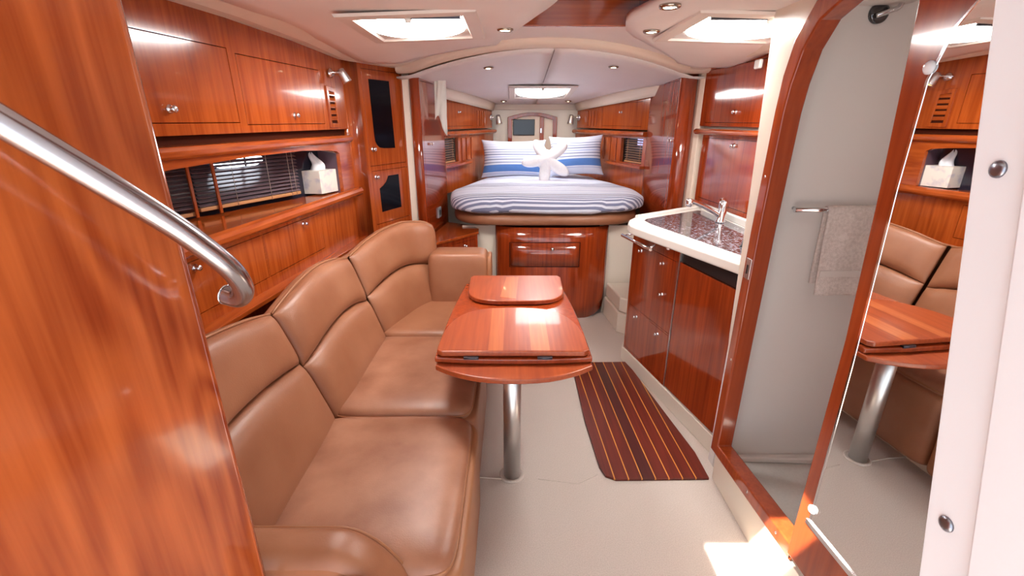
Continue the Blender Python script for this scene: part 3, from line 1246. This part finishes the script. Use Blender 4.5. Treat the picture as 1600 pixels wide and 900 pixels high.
# ------------------------------------------------------------ forward berth: lockers
for nm, fr, z0, lab, kn in (('port', LL, .60, 'tall glossy cherry locker at the left foot of the bed', (.19, 1.386)), ('starboard', RL, .60, 'tall glossy cherry locker at the right foot of the bed', (.05, 1.415))):
    t = thing('wardrobe_locker', fr.p(.3, -.05, z0), lab, 'locker')
    s0 = 0.0
    ds = face(t, fr, s0, .60, z0, 1.88, [(.03, .57, .78, 1.80, 'door')], W_RED)
    knob(ds[0], fr, kn[0], kn[1], r=.012)
    m = MB()
    m.fbox(fr, .595, .605, -.05, 0, z0, 1.86)
    m.build('end_panel', W_RED, t)
    m = MB()
    if nm == 'port':
        c = Vector((-.655, 3.366, 0))
        pts = [c + Vector((.036 * cos(radians(a)), .026 * sin(radians(a)), 0)) for a in range(180, 361, 15)] + [Vector((-.62, 3.42, 0)), Vector((-.69, 3.42, 0))]
    else:
        c = Vector((1.182, 3.365, 0))
        pts = [c + Vector((.060 * cos(radians(a)), .050 * sin(radians(a)), 0)) for a in range(180, 361, 15)] + [Vector((1.242, 3.45, 0)), Vector((1.12, 3.45, 0))]
    m.extrude([p + Vector((0, 0, .5)) for p in pts], [p + Vector((0, 0, 1.885)) for p in pts], True)
    m.build('rounded_post', W_RED, t)
m = MB()
soc = thing('power_socket', LL.p(.31, .001, .82), 'small grey power socket low on the left locker beside the bed', 'socket')
m.fbox(LL, .27, .36, .0008, .010, .82, .90)
m.build('cover_plate', mat('grey_plastic', (.30, .31, .34), .35), soc, bevel=.003)
m = MB()
m.fbox(LL, .295, .335, .0102, .012, .84, .88)
m.build('socket_face', BLACK, soc)

# small corner cabinet at the foot of the bed
cb = thing('corner_cabinet', (-.42, 3.45, 0), 'small low cherry corner cabinet between sofa arm and bed', 'cabinet')
CF = Frame((-.545, 3.16), (-.268, 3.50))
m = MB()
m.slab([(-.56, 3.13), (-.53, 3.15), (-.258, 3.49), (-.262, 3.60), (-.34, 3.74), (-.545, 3.86), (-.60, 3.40)], .722, .742)
m.build('top', W_Y, cb, bevel=.004)
ds = face(cb, CF, 0, CF.L, .0, .722, [(.05, CF.L - .03, .30, .69, 'door')], W_RED)
knob(ds[0], CF, .30, .655, r=.012)

# bed base and platform walls
bb = thing('berth_platform', (.32, 3.6, 0), 'curved cherry bed base with a drawer under the forward berth', 'bed base')


def bface(x):
    return 3.53 + .10 * ((x - .32) / .45) ** 4


pts = []
N = 24
x0, x1 = -.125, .765
m = MB()


def BBP(u, v):
    x = x0 + (x1 - x0) * u
    zb = .0
    d = min(1, (x1 - x) / .17)
    if d < 1:
        zb = .15 * (1 - sqrt(max(0, 1 - (1 - d) ** 2)))
    z = zb + (.765 - zb) * v
    return Vector((x, bface(x), z))


m.grid(BBP, 48, 6)
m.build('front_panel', W_RED, bb, recalc=False, solid=.02)
m = MB()


def DR(u, v):
    x = -.015 + .545 * u
    return Vector((x, bface(x) - .014, .455 + .19 * v))


m.grid(DR, 16, 2)
drw = m.build('drawer', W_RED, bb, recalc=False, solid=.006)
m = MB()
m.ring(Frame((0, bface(.2) - .0135), (1, bface(.2) - .0135)), [(-.022, .448), (.537, .448), (.537, .652), (-.022, .652)], [(-.016, .454), (.531, .454), (.531, .646), (-.016, .646)], 0, .0005)
m.build('drawer_gap', W_DK, bb)
knob(drw, Frame((0, bface(.3) - .018), (1, bface(.3) - .018)), .318, .598, r=.013)
m = MB()
m.box((-.09, 3.67, 0), (.71, 5.1, .755))
m.build('carcass', W_DK, bb)
m = MB()
m.box((-.40, 3.66, 0), (-.13, 3.68, .755))
m.box((.77, 3.66, 0), (1.12, 3.68, .755))
struct(m.build('wall_berth_riser', GEL))

# step by the galley
st = thing('cream_step', (.88, 3.4, 0), 'low cream moulded step between bed base and galley', 'step')
m = MB()
m.slab([(.775, 3.615), (.812, 3.26), (1.08, 3.0), (1.08, 3.615)], 0, .16)
m.build('lower_block', GEL, st, bevel=.008)
m = MB()
m.slab([(.785, 3.615), (.822, 3.27), (1.08, 3.02), (1.08, 3.615)], .165, .285)
m.build('upper_block', GEL, st, bevel=.015, seg=3)

# ------------------------------------------------------------ bed
def taper(p):
    if p.y > 3.85:
        k = 1 - .47 * (p.y - 3.85) / 1.4
        p = Vector((.25 + (p.x - .25) * k, p.y, p.z))
    return p


bd = thing('bed', (.27, 4.3, .765), 'forward island bed with tan leather bolster and striped blue white duvet', 'bed')
m = MB()
m.superq((.275, 4.34, .825), (1.54, 1.70, .125), .45, .42, nu=80, nv=16, warp=taper)
m.build('mattress_bolster', LEATH, bd)
m = MB()


def dw(p):
    p = taper(p)
    n = noise.noise(Vector((p.x * 5, p.y * 5, p.z * 7)))
    n2 = noise.noise(Vector((p.x * 14, p.y * 6, p.z * 3)))
    edge = 1.0 if p.z < 1.0 else .6
    return p + Vector((.010 * n2 * edge, -.020 * n2 * edge * (1 if p.y < 3.7 else .2), .012 * n))


m.superq((.275, 4.28, .945), (1.57, 1.66, .185), .50, .34, nu=140, nv=40, warp=dw, uvf=lambda p: (p.x, p.y + p.z - 4.352 + .010 * noise.noise(p * 5)))
m.build('duvet', DUVET, bd, recalc=False)


def pillow(x0, x1, z0, z1, y, lean, label, vo, dz=0.0):
    t = thing('pillow', ((x0 + x1) / 2, y, z0), label, 'pillow', 'striped pillows at the head of the bed')
    m = MB()

    def P(u, v):
        x = x0 + (x1 - x0) * u
        pin = .018 * (4 * (v - .5) ** 2) * (1 if 0 < u < 1 else 1)
        x = x + (.5 - u) * .06 * (1 - 4 * (v - .5) ** 2)
        z = z0 + (z1 - z0) * v + dz * u + .018 * ((2 * u - 1) ** 2) * (v * 2 - 1)
        return Vector((x, y + lean * v, z))
    m.pillow(P, lambda u, v: Vector((0, -1, .25)).normalized(), .085, 28, 22, back=.8, p=2.6, uv=lambda u, v: (u, v * .34 + vo))
    m.build('pillowcase', PILL, t)
    return t


pillow(-.300, .335, 1.04, 1.352, 4.60, .14, 'wide blue striped pillow on the left side behind the starfish', .0)
pillow(.35, .862, 1.065, 1.385, 4.45, .14, 'blue striped pillow on the right side with raised outer corner', -.03, .02)

# starfish cushion
stf = thing('starfish_cushion', (.30, 4.27, 1.02), 'white plush starfish cushion leaning against the striped pillows', 'cushion')
m = MB()
angs = [122, 38, -33, -96, 187]
lens = [.205, .235, .24, .225, .225]
ctr = Vector((.308, 4.29, 1.215))
ex = Vector((1, 0, 0))
ez = Vector((0, .30, 1)).normalized()
en = Vector((0, -1, .30)).normalized()


def R(th):
    r = .092
    for a, l in zip(angs, lens):
        d = abs((math.degrees(th) - a + 180) % 360 - 180)
        if d < 35:
            r += (l - .092) * max(0, cos(radians(d) * 90 / 35)) ** 1.9
    return r


for sg in (1, -.7):
    def SP(u, v, sg=sg):
        th = 2 * pi * u
        r = R(th) * v
        prof = max(0, 1 - v ** 3) ** .5
        hgt = (.034 + .030 * max(0, 1 - r / .13)) * prof
        return ctr + ex * (r * cos(th)) + ez * (r * sin(th)) + en * hgt * sg
    m.grid(SP, 120, 12, True, flip=sg < 0)
m.build('plush_body', STARM, stf)

# berth side cabinets, both sides
SIDE = {'port': 'left', 'starboard': 'right'}
for nm, fr, side in (('port', BL, 'port'), ('starboard', BR, 'starboard')):
    t = thing('berth_cabinet', fr.p(.6, -.1, 1.42), 'cherry overhead cabinet along the %s side of the bed' % SIDE[side], 'cabinet')
    ds = face(t, fr, 0.0, 1.33, 1.475, 1.745, [(.10, .78, 1.50, 1.695, 'door')], W_Z)
    knob(ds[0], fr, .43, 1.618, r=.011)
    m = MB()
    prof = [(-.03, 1.420), (.03, 1.420), (.045, 1.436), (.040, 1.455), (.02, 1.462), (-.03, 1.462)]
    m.extrude([fr.p(0, n, z) for n, z in prof], [fr.p(1.36, n, z) for n, z in prof], False)
    m.build('lower_rail', W_Y, t, bevel=.004)
    for k in range(4):
        m = MB()
        s = .885 + k * .062
        m.fbox(fr, s, s + .034, .0006, .010, 1.495, 1.640)
        m.build('louvre_slat', W_Z, t, bevel=.003)
    # lower side wall with window
    v = thing('berth_side_panel', fr.p(.6, -.1, .9), 'cherry side panel with small window opening along the %s side of the bed' % SIDE[side], 'panel')
    face(v, fr, 0.0, 1.36, .95, 1.42, [(.05, .40, 1.20, 1.405, 'opening')], W_Z, thick=.03, back=False)
    for c in list(v.children):
        if c.name.startswith('opening'):
            bpy.data.objects.remove(c)
    m = MB()
    m.fbox(fr, .0, .62, 0, .045, 1.165, 1.19)
    m.build('shelf_rail', W_Y, v, bevel=.006, seg=3)
    for s in (.47, .58, .70):
        m = MB()
        m.fbox(fr, s, s + .075, .0006, .012, 1.20, 1.40)
        m.build('upright_board', W_Z, v, bevel=.003)
    m = MB()
    m.fbox(fr, .05, .40, -.058, -.045, 1.20, 1.405)
    gl = struct(m.build('window_2' if nm == 'port' else 'window_3', GLASSD))
    m = MB()
    m.fbox(fr, .06, .20, -.0448, -.043, 1.345, 1.40)
    m.build('daylit_pane', mat('dim_daylit_pane', (.5, .5, .8), .4, emit=(.5, .55, 1), estr=.8), gl)
    b = thing('berth_blind', fr.p(.2, -.03, 1.2), 'small venetian blind with pale bottom rail in the %s berth window' % SIDE[side], 'blind')
    for k in range(9):
        m = MB()
        z = 1.225 + k * .020
        m.extrude([fr.p(.055, -.030, z + .005), fr.p(.055, -.014, z - .002), fr.p(.055, -.014, z), fr.p(.055, -.030, z + .007)],
                  [fr.p(.345, -.030, z + .005), fr.p(.345, -.014, z - .002), fr.p(.345, -.014, z), fr.p(.345, -.030, z + .007)])
        m.build('slat', mat('brown_slat', (.26, .14, .09), .3), b)
    m = MB()
    m.fbox(fr, .055, .345, -.032, -.012, 1.203, 1.216)
    m.build('bottom_rail', SLATW, b)
    for s in (.10, .30):
        m = MB()
        m.tube([fr.p(s, -.011, 1.21), fr.p(s, -.011, 1.40)], .0018, 6)
        m.build('cord', SLATW, b)
reading_light(BL, 1.28, 1.575, .002, (.15, -.1, -.9), 'small chrome reading light at the bow end of the left berth cabinet', 1.3)
reading_light(BR, 1.28, 1.575, .002, (-.15, -.1, -.9), 'small chrome reading light at the bow end of the right berth cabinet', 1.3)

# arched mirror on the bow bulkhead, its reflection built as solid parts
am = thing('arched_mirror', BF.p(.22, .0, 1.2), 'arched mirror in a red cherry frame above the pillows, its reflection built solid', 'niche')
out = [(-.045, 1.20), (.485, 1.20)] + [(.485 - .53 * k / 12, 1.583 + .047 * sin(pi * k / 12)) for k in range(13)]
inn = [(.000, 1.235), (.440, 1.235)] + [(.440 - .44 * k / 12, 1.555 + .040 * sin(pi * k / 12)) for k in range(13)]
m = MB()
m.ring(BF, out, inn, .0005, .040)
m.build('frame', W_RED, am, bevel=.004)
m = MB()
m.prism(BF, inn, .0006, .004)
m.build('reflected_panel', mat('reflected_cream', (.80, .66, .52), .5), am)
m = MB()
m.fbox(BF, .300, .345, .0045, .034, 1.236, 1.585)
ps = m.build('reflected_post', W_FRM, am, bevel=.004)
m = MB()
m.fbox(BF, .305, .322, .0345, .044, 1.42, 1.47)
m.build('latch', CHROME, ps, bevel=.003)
tv = thing('reflected_screen', BF.p(.13, .01, 1.39), 'small dark screen modelled as the reflection in the arched mirror', 'screen')  # stands for a screen seen only in the mirror's reflection
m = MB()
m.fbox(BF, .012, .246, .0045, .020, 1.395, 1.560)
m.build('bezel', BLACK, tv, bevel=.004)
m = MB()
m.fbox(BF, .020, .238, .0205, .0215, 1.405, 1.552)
m.build('display', mat('reflected_display', (.012, .016, .030), .12), tv)

# white cloth hanging by the port locker
m = MB()


def WC(u, v):
    x = -.555 + .075 * u + .0 * v
    y = 3.60 + .05 * u + .014 * sin(9 * u)
    zl = 1.55 + .05 * sin(5 * u) - .06 * u
    return Vector((x - .01 * v, y + .012 * sin(12 * u + 3 * v), 1.85 + (zl - 1.85) * v))


m.grid(WC, 20, 12)
tag(m.build('hanging_cloth', CLOTH, recalc=False, solid=.006), 'small white folded cloth hanging beside the left locker below the ceiling trim', 'cloth')

# ------------------------------------------------------------ galley
gb = thing('galley_cabinet', GF.p(.7, -.2, .1), 'glossy cherry galley cabinet with door and drawer left of the fridge', 'cabinet')
ds = face(gb, GF, .482, .985, .10, .94, [(.492, .965, .425, .845, 'door'), (.492, .965, .115, .415, 'drawer')], W_RED)
for s, z in ((.872, .805), (.622, .800), (.597, .624)):
    knob(ds[0], GF, s, z, r=.010)
for s, z in ((.852, .378), (.595, .377)):
    knob(ds[1], GF, s, z, r=.010)
m = MB()
m.fbox(GF, .975, .99, -.5, -.001, .10, .94)
m.build('end_panel', W_RED, gb)
fg = thing('fridge', GF.p(.2, -.2, .1), 'galley fridge with a cherry door panel and black top vent', 'fridge')
m = MB()
m.fbox(GF, .012, .468, -.02, .002, .108, .852)
m.build('door', W_RED, fg, bevel=.003)
m = MB()
m.fbox(GF, .005, .475, -.03, -.004, .858, .915)
m.build('top_vent', BLACK, fg)
m = MB()
m.fbox(GF, .470, .478, -.03, .003, .10, .90)
m.build('edge_strip', BRUSH, fg)
m = MB()
m.fbox(GF, .0, .48, -.45, -.021, .10, .93)
m.build('carcass', BLACK, fg)
m = MB()
m.slab([tuple(GF.p(-.02, .008, 0).xy), tuple(GF.p(1.0, .008, 0).xy), (.86, 3.12), (1.0, 3.12), (1.05, 1.84)], .0, .098)
struct(m.build('baseboard_galley', GEL, bevel=.006, seg=3))

ct = thing('galley_counter', (1.05, 2.5, .94), 'cream galley counter with a glossy dark speckled inset', 'counter')
CT = [(.955, 1.845)] + [(.690, 2.545), (.676, 2.60), (.680, 2.67), (.705, 2.75), (.745, 2.81)] + [(1.275, 3.165), (1.30, 3.16), (1.33, 2.40), (1.34, 1.845)]
m = MB()
m.slab(CT, .935, .988)
m.build('worktop', GELW, ct, bevel=.014, seg=4)
m = MB()
m.slab([(1.045, 1.86), (.800, 2.62), (.790, 2.72), (.815, 2.765), (1.225, 3.045), (1.262, 3.03), (1.29, 2.4), (1.31, 1.86)], .987, .9895)
m.build('inset', GRANITE, ct)
m = MB()
m.slab([(1.272, 3.10), (1.296, 3.12), (1.35, 1.845), (1.318, 1.845)], .986, 1.032)
m.build('back_lip', GELW, ct, bevel=.010, seg=3)
m = MB()
m.tube(smooth_path([(.765, 2.805, .994), (1.0, 2.965, .994), (1.27, 3.145, .996)], 6), .012, 10)
m.build('side_lip', GELW, ct)

# tap
tp = thing('kitchen_tap', (1.215, 2.66, .9895), 'chrome single lever kitchen tap on the galley counter', 'tap')
m = MB()
b = Vector((1.215, 2.66, .9895))
m.lathe([(.030, 0), (.030, .008), (.024, .016), (.023, .075), (.026, .095), (.024, .120), (.012, .128), (0, .129)], b, (.06, .02, 1), 20)
m.build('body', CHROME, tp)
m = MB()
m.tube(smooth_path([b + Vector((-.012, 0, .040)), b + Vector((-.07, -.01, .075)), b + Vector((-.15, -.02, .112)), b + Vector((-.195, -.025, .128))], 6), .013, 14)
m.build('spout', CHROME, tp)
m = MB()
m.lathe([(.016, 0), (.020, .012), (.021, .030), (.018, .042), (.010, .046)], b + Vector((-.208, -.027, .098)), (.15, 0, 1), 18)
m.build('spout_head', CHROME, tp)
m = MB()
m.tube([b + Vector((.008, 0, .122)), b + Vector((-.005, -.02, .138)), b + Vector((-.045, -.06, .142))], [.012, .010, .007], 12)
m.build('lever', CHROME, tp)
# hob knob
hk = thing('hob_knob', (1.095, 2.10, .9895), 'black hob control knob on the near end of the galley counter', 'knob')
m = MB()
m.lathe([(.024, 0), (.024, .006), (.018, .010), (.016, .030), (.012, .033)], (1.095, 2.10, .9895), (0, 0, 1), 20)
m.build('dial', BLACK, hk)
m = MB()
m.box((1.091, 2.085, 1.022), (1.099, 2.115, 1.030))
m.build('grip', BLACK, hk)
# towel rail on the galley front
tr = thing('galley_rail', GF.p(.86, .03, .86), 'short chrome towel rail under the galley counter edge', 'rail')
m = MB()
m.tube([GF.p(.68, .055, .868), GF.p(1.035, .055, .868)], .010, 14)
m.build('bar', CHROME, tr)
for s in (.70, 1.01):
    m = MB()
    m.tube([GF.p(s if s < .97 else .97, .0, .895), GF.p(s, .055, .868)], .007, 10)
    m.build('bracket', CHROME, tr)

# galley overhead cabinet and splashback
go = thing('galley_overhead_cabinet', UG.p(.4, -.1, 1.5), 'cherry overhead cabinet above the galley counter', 'cabinet')
ds = face(go, UG, -.2, .87, 1.515, 1.885, [(.16, .80, 1.535, 1.85, 'door')], W_RED)
knob(ds[0], UG, .436, 1.595, r=.014)
m = MB()
prof = [(-.03, 1.462), (.02, 1.462), (.034, 1.474), (.034, 1.488), (.02, 1.498), (-.03, 1.500)]
m.extrude([UG.p(-.2, n, z) for n, z in prof], [UG.p(.88, n, z) for n, z in prof])
m.build('lower_rail', W_Y, go, bevel=.004)
m = MB()
pts = [UG.p(.10 - .05 * cos(radians(a)), .035 * sin(radians(a)), 0) for a in range(0, 181, 15)]
m.extrude([p + Vector((0, 0, 1.50)) for p in pts], [p + Vector((0, 0, 1.88)) for p in pts], True)
m.build('rounded_corner', W_RED, go)
gp = thing('galley_splashback', UG.p(.4, -.1, 1.03), 'glossy cherry splashback cupboard between tap and overhead cabinet', 'cabinet')
ds = face(gp, UG, -.2, .80, 1.034, 1.462, [(.02, .76, 1.06, 1.445, 'door')], W_RED)
knob(ds[0], UG, .399, 1.41, r=.014)
m = MB()
m.box((1.262, 2.60, 1.80), (1.282, 2.66, 1.845))
tag(m.build('alarm_sensor', GELW, bevel=.008, seg=3), 'tiny white sensor high on the galley overhead cabinet', 'sensor')

# ------------------------------------------------------------ head compartment and its doorway
m = MB()
m.prism(HW, [(1.700, 0), (1.722, .36), (1.772, .70), (1.806, 1.29), (1.856, 1.945), (1.43, 1.945), (1.56, 1.885), (1.64, 1.79), (1.672, 1.66), (1.68, .165), (.25, .19), (.25, 0)], -.035, 0)
struct(m.build('wall_starboard', GEL, bevel=.003))
OUT = [(1.118, .194), (1.15, .192), (1.73, .143), (1.720, 1.16), (1.704, 1.58), (1.693, 1.69), (1.660, 1.797), (1.583, 1.887), (1.45, 1.94), (1.30, 1.945)]
INN = [(1.118, .251), (1.15, .248), (1.672, .200), (1.664, 1.16), (1.650, 1.57), (1.636, 1.66), (1.605, 1.755), (1.545, 1.828), (1.43, 1.872), (1.30, 1.878)]
m = MB()
n = len(OUT)
P4 = [HW.p(s, .016, z) for s, z in OUT] + [HW.p(s, .016, z) for s, z in INN] + [HW.p(s, -.05, z) for s, z in INN] + [HW.p(s, -.05, z) for s, z in OUT]
fs = []
for i in range(n - 1):
    for k in range(4):
        l = (k + 1) % 4
        fs.append([k * n + i, k * n + i + 1, l * n + i + 1, l * n + i])
m.poly(P4, fs)
dfm = thing('head_door_frame', (.922, 1.3, .19), 'arched red cherry door frame of the head compartment', 'door frame')
m.build('frame', W_FRM, dfm, bevel=.007, seg=3)
for s, z in ((1.69, .62), (1.685, 1.36), (1.40, .205), (1.20, .22)):
    m = MB()
    m.lathe([(.006, 0), (.005, .002), (0, .0025)], HW.p(s, .016, z), HW.n, 10)
    m.build('screw', CHROME, dfm)
m = MB()
m.fbox(HW, 1.668, 1.705, .0155, .019, .975, 1.055)
sk = m.build('striker_plate', BRUSH, dfm, bevel=.003)
m = MB()
m.fbox(HW, 1.682, 1.692, .0190, .0205, .995, 1.030)
m.build('latch_slot', BLACK, sk)

m = MB()
m.box((.957, .2, .0), (1.62, 1.775, .045))
struct(m.build('floor_head', mottled('head_floor', (.62, .60, .57), (.58, .56, .53), 120, .5)))
m = MB()
m.slab([(.958, 1.7748), (1.62, 1.7748), (1.62, 1.72), (.958, 1.752)], .045, .075)
struct(m.build('baseboard_head', HEADW, bevel=.01, seg=3))
m = MB()
m.box((1.60, .2, 0), (1.64, 1.80, 1.98))
struct(m.build('wall_head_outboard', HEADW))
m = MB()
m.box((.957, .16, 0), (1.64, .2, 1.98))
struct(m.build('wall_head_aft', HEADW))
m = MB()
m.box((.93, .16, 1.95), (1.64, 1.80, 1.98))
struct(m.build('ceiling_head', HEADW))

dl = thing('head_fill_light', (1.25, 1.15, 1.95), 'unseen round fill lamp added on the head ceiling to brighten the wall', 'fill lamp')  # lamp added out of view to brighten the head compartment
m = MB()
m.lathe([(.10, 0), (.10, -.012), (.085, -.016)], (1.25, 1.15, 1.95), (0, 0, 1), 24)
m.build('base', CHROME, dl)
m = MB()
m.lathe([(.082, -.012), (.075, -.03), (.045, -.045), (0, -.05)], (1.25, 1.15, 1.95), (0, 0, 1), 24)
m.build('shade', mat('fill_lamp_glow', (.9, .9, .9), .4, emit=(1.0, .95, .88), estr=22.0), dl)

tw = thing('towel_bar', (1.25, 1.745, 1.21), 'chrome towel bar on the back wall of the head', 'towel bar')
m = MB()
m.tube([(1.066, 1.735, 1.232), (1.50, 1.735, 1.232)], .0095, 14)
m.build('bar', CHROME, tw)
for x in (1.085, 1.48):
    m = MB()
    m.tube([(x, 1.775, 1.232), (x, 1.735, 1.232)], .007, 10)
    m.build('bracket', CHROME, tw)
tl = thing('hand_towel', (1.30, 1.73, .9), 'folded beige hand towel hanging on the head towel bar', 'towel')
m = MB()


def TW(u, v):
    # over the bar: front drop, fold, back drop
    x = 1.188 + .24 * u
    k = v * 2 - 1
    if k < -.06:
        t = (-k - .06) / .94
        y, z = 1.7215 - .010 * t + .004 * sin(10 * u + 3 * t), 1.232 - .335 * t
    elif k > .06:
        t = (k - .06) / .94
        y, z = 1.7485 + .008 * t, 1.232 - .30 * t
    else:
        a = pi * (k + .06) / .12
        y, z = 1.735 - .0135 * cos(a), 1.232 + .0135 * sin(a)
    return Vector((x + .035 * max(0, 1.232 - z) * (1 - u), y, z))


m.grid(TW, 20, 60)
m.build('terry_cloth', TERRY, tl, recalc=False, solid=.007)
m = MB()
m.box((1.200, 1.705, .975), (1.435, 1.7095, 1.000))
m.build('woven_band', TERRY2, tl)
shw = thing('shower_bracket', (1.235, 1.76, 1.85), 'chrome shower bracket with round dark plate high on the head wall', 'shower bracket')
m = MB()
m.lathe([(.032, 0), (.032, .010), (.024, .014)], (1.232, 1.775, 1.888), (0, -1, 0), 24)
m.build('wall_plate', mat('dark_chrome', (.12, .12, .13), .15, 1.0), shw)
m = MB()
m.tube(smooth_path([(1.215, 1.755, 1.878), (1.245, 1.735, 1.888), (1.268, 1.730, 1.900), (1.272, 1.730, 1.935)], 5), .008, 12)
m.build('arm', CHROME, shw)

# mirrored door folded back against the wall
md = thing('mirrored_door', (.905, .75, .22), 'tall cherry framed mirror door standing beside the head doorway', 'mirror door')
if MD.n.x > 0:
    MD.n = -MD.n
m = MB()
m.prism(MD, [(0, .235), (.75, .235), (.75, 1.93), (-.06, 1.93), (-.045, 1.75), (-.02, 1.4), (0, 1.0)], -.030, -.004)
m.build('door_panel', W_FRM, md, bevel=.003)
mp_ = [(.052, .425), (.74, .425), (.74, 1.86), (.20, 1.86), (.12, 1.80), (.06, 1.725), (.030, 1.63), (.030, 1.4), (.045, .95)]
m = MB()
m.prism(MD, mp_, -.0035, .001)
mi = m.build('mirror_pane', MIRROR, md, bevel=.0)
ml = MB()
ctrm = (.4, 1.1)
inn_ = [(s + (.006 if s < .5 else -.006), z + (.006 if z < .6 else (-.012 if z > 1.8 else 0))) for s, z in mp_]
ml.ring(MD, mp_, inn_, .0008, .0022)
ml.build('bevelled_edge', CHROME, mi)
for s, z in ((.032, 1.655), (.055, .47)):
    m = MB()
    m.lathe([(.014, 0), (.014, .004), (.008, .010), (0, .011)], MD.p(s, .001, z), MD.n, 16)
    m.build('mirror_clip', mat('clear_plastic', (.82, .82, .85), .1), md)
m = MB()
m.fbox(MD, .046, .742, .001, .006, .412, .428)
m.build('mirror_channel', CHROME, md)

# white companionway jamb at the near right
jb = thing('companionway_jamb', (.565, .2, 0), 'raked white companionway jamb with round screws at the near right', 'jamb')
m = MB()
m.prism(JF, [(.243, 0), (.675, 2.0), (-.35, 2.0), (-.35, 0)], -.03, 0)
m.build('board', WHITE, jb, bevel=.002, seg=2)
m = MB()
m.prism(JF, [(.17, 0), (.61, 2.0), (-.35, 2.0), (-.35, 0)], .0005, .010)
m.build('slide_track', WHITE, jb, bevel=.004)
for (s, z) in ((.5355, 1.498), (.446, 1.070)):
    m = MB()
    m.lathe([(.010, 0), (.0095, .002), (.006, .004), (0, .0042)], JF.p(s, .0, z), JF.n, 18)
    m.build('screw', mat('screw_steel', (.30, .31, .36), .3, 1.0), jb)


# ------------------------------------------------------------ ceiling hatches and downlights
def hatch(x0, x1, y0, y1, zs, label, pane):
    cx, cy = (x0 + x1) / 2, (y0 + y1) / 2
    A_, B_, C_, D_ = [zs(a, b) for a, b in ((x0, y0), (x1, y0), (x1, y1), (x0, y1))]
    gx, gy = (B_ + C_ - A_ - D_) / 2 / (x1 - x0), (C_ + D_ - A_ - B_) / 2 / (y1 - y0)

    def zf(x, y):       # flat plate fitted under the curved ceiling
        return (A_ + B_ + C_ + D_) / 4 + gx * (x - cx) + gy * (y - cy) - .004
    t = thing('ceiling_hatch', (cx, cy, zf(cx, cy)), label, 'hatch', 'ceiling hatches')

    def Z(x, y, d):
        return Vector((x, y, zf(x, y) + d))

    def loop(i, d):
        pts = []
        xa, xb, ya, yb = x0 + i, x1 - i, y0 + i, y1 - i
        for k in range(6):
            pts.append((xa + (xb - xa) * k / 6, ya))
        for k in range(6):
            pts.append((xb, ya + (yb - ya) * k / 6))
        for k in range(6):
            pts.append((xb - (xb - xa) * k / 6, yb))
        for k in range(6):
            pts.append((xa, yb - (yb - ya) * k / 6))
        return [Z(px, py, d) for px, py in pts]
    m = MB()
    L = [loop(0, -.010), loop(.006, -.020), loop(.055, -.022), loop(.062, -.014)]
    n = 24
    pts = [p for l in L for p in l]
    fs = []
    for a in range(3):
        for i in range(n):
            j = (i + 1) % n
            fs.append([a * n + i, a * n + j, (a + 1) * n + j, (a + 1) * n + i])
    m.poly(pts, fs)
    m.build('frame', mat('hatch_frame_vinyl', (.72, .64, .57), .4), t, recalc=False)
    m = MB()
    wl = loop(.060, -.014)
    m.poly(wl, [list(range(24))])
    m.build('well_plate', GELW, t, recalc=False)
    # daylit pane with an arched far edge
    m = MB()
    xa, xb, ya, yb = x0 + .068, x1 - .068, y0 + .070, y1 - .070
    e = [(xa, ya), (xb, ya)]
    for k in range(15):
        a = pi * k / 14
        e.append((cx + (xb - xa) / 2 * cos(a), ya + (yb - ya) * (.42 + .58 * sin(a) ** .8)))
    m.poly([Z(px, py, -.0165) for px, py in e] + [Z(px, py, -.0145) for px, py in e], [])
    k = len(e)
    m.f.append(list(range(k)))
    m.sm.append(False)
    for i in range(k):
        j = (i + 1) % k
        m.f.append([i, j, k + j, k + i])
        m.sm.append(False)
    m.build('daylit_pane', pane, t)
    m = MB()
    m.box((x0 + .066, y0 + .060, Z(cx, y0, -.024).z), (x1 - .066, y0 + .068, Z(cx, y0, -.012).z))
    m.build('shadow_line', DKMET, t)  # dark strip standing for the shadow line along the near edge
    m = MB()
    m.lathe([(.012, 0), (.014, .006), (.010, .016), (0, .017)], Z(cx, y0 + .062, -.02), (0, .2, -1), 14)
    m.build('latch', GELW, t)
    return t


hatch(-.645, -.125, 1.88, 2.44, ceil_z, 'square daylit hatch in the left salon ceiling over the sofa', HATCH)
hatch(.655, 1.22, 1.84, 2.42, lambda x, y: ceil_z(x, y) - .010, 'square daylit hatch in the right salon ceiling above the galley', HATCH)
hatch(-.03, .545, 4.10, 4.76, berth_z, 'square daylit hatch in the ceiling above the bed', HATCHB)


def downlight(x, y, z, label, r=.034):
    t = thing('downlight', (x, y, z), label, 'downlight', 'recessed ceiling downlights')
    m = MB()
    m.lathe([(r, 0.002), (r, -.004), (r * .9, -.008), (r * .68, -.008), (r * .66, -.002)], (x, y, z), (0, 0, 1), 24)
    m.build('bezel', mat('bronze_bezel', (.40, .34, .28), .2, 1.0), t)
    m = MB()
    m.lathe([(r * .66, -.001), (r * .6, -.0055), (r * .3, -.0075), (0, -.008)], (x, y, z), (0, 0, 1), 18)
    m.build('bulb', BULB, t)


downlight(-.030, 2.29, ceil_z(-.03, 2.29) - .011, 'salon ceiling downlight right of the left hatch', .036)
downlight(.60, 2.24, ceil_z(.60, 2.24) - .022, 'salon ceiling downlight in the rounded right panel beside the beam', .036)
downlight(.525, 1.76, ceil_z(.525, 1.76) - .022, 'nearest salon ceiling downlight at the top edge of the view', .036)
downlight(-.158, 3.40, berth_z(-.158, 3.40) - .006, 'aft berth ceiling downlight on the left side')
downlight(.671, 3.36, berth_z(.671, 3.36) - .006, 'aft berth ceiling downlight on the right side')
downlight(-.084, 5.0, berth_z(-.084, 5.0) - .006, 'bow berth ceiling downlight on the left side')
downlight(.565, 5.0, berth_z(.565, 5.0) - .006, 'bow berth ceiling downlight on the right side')
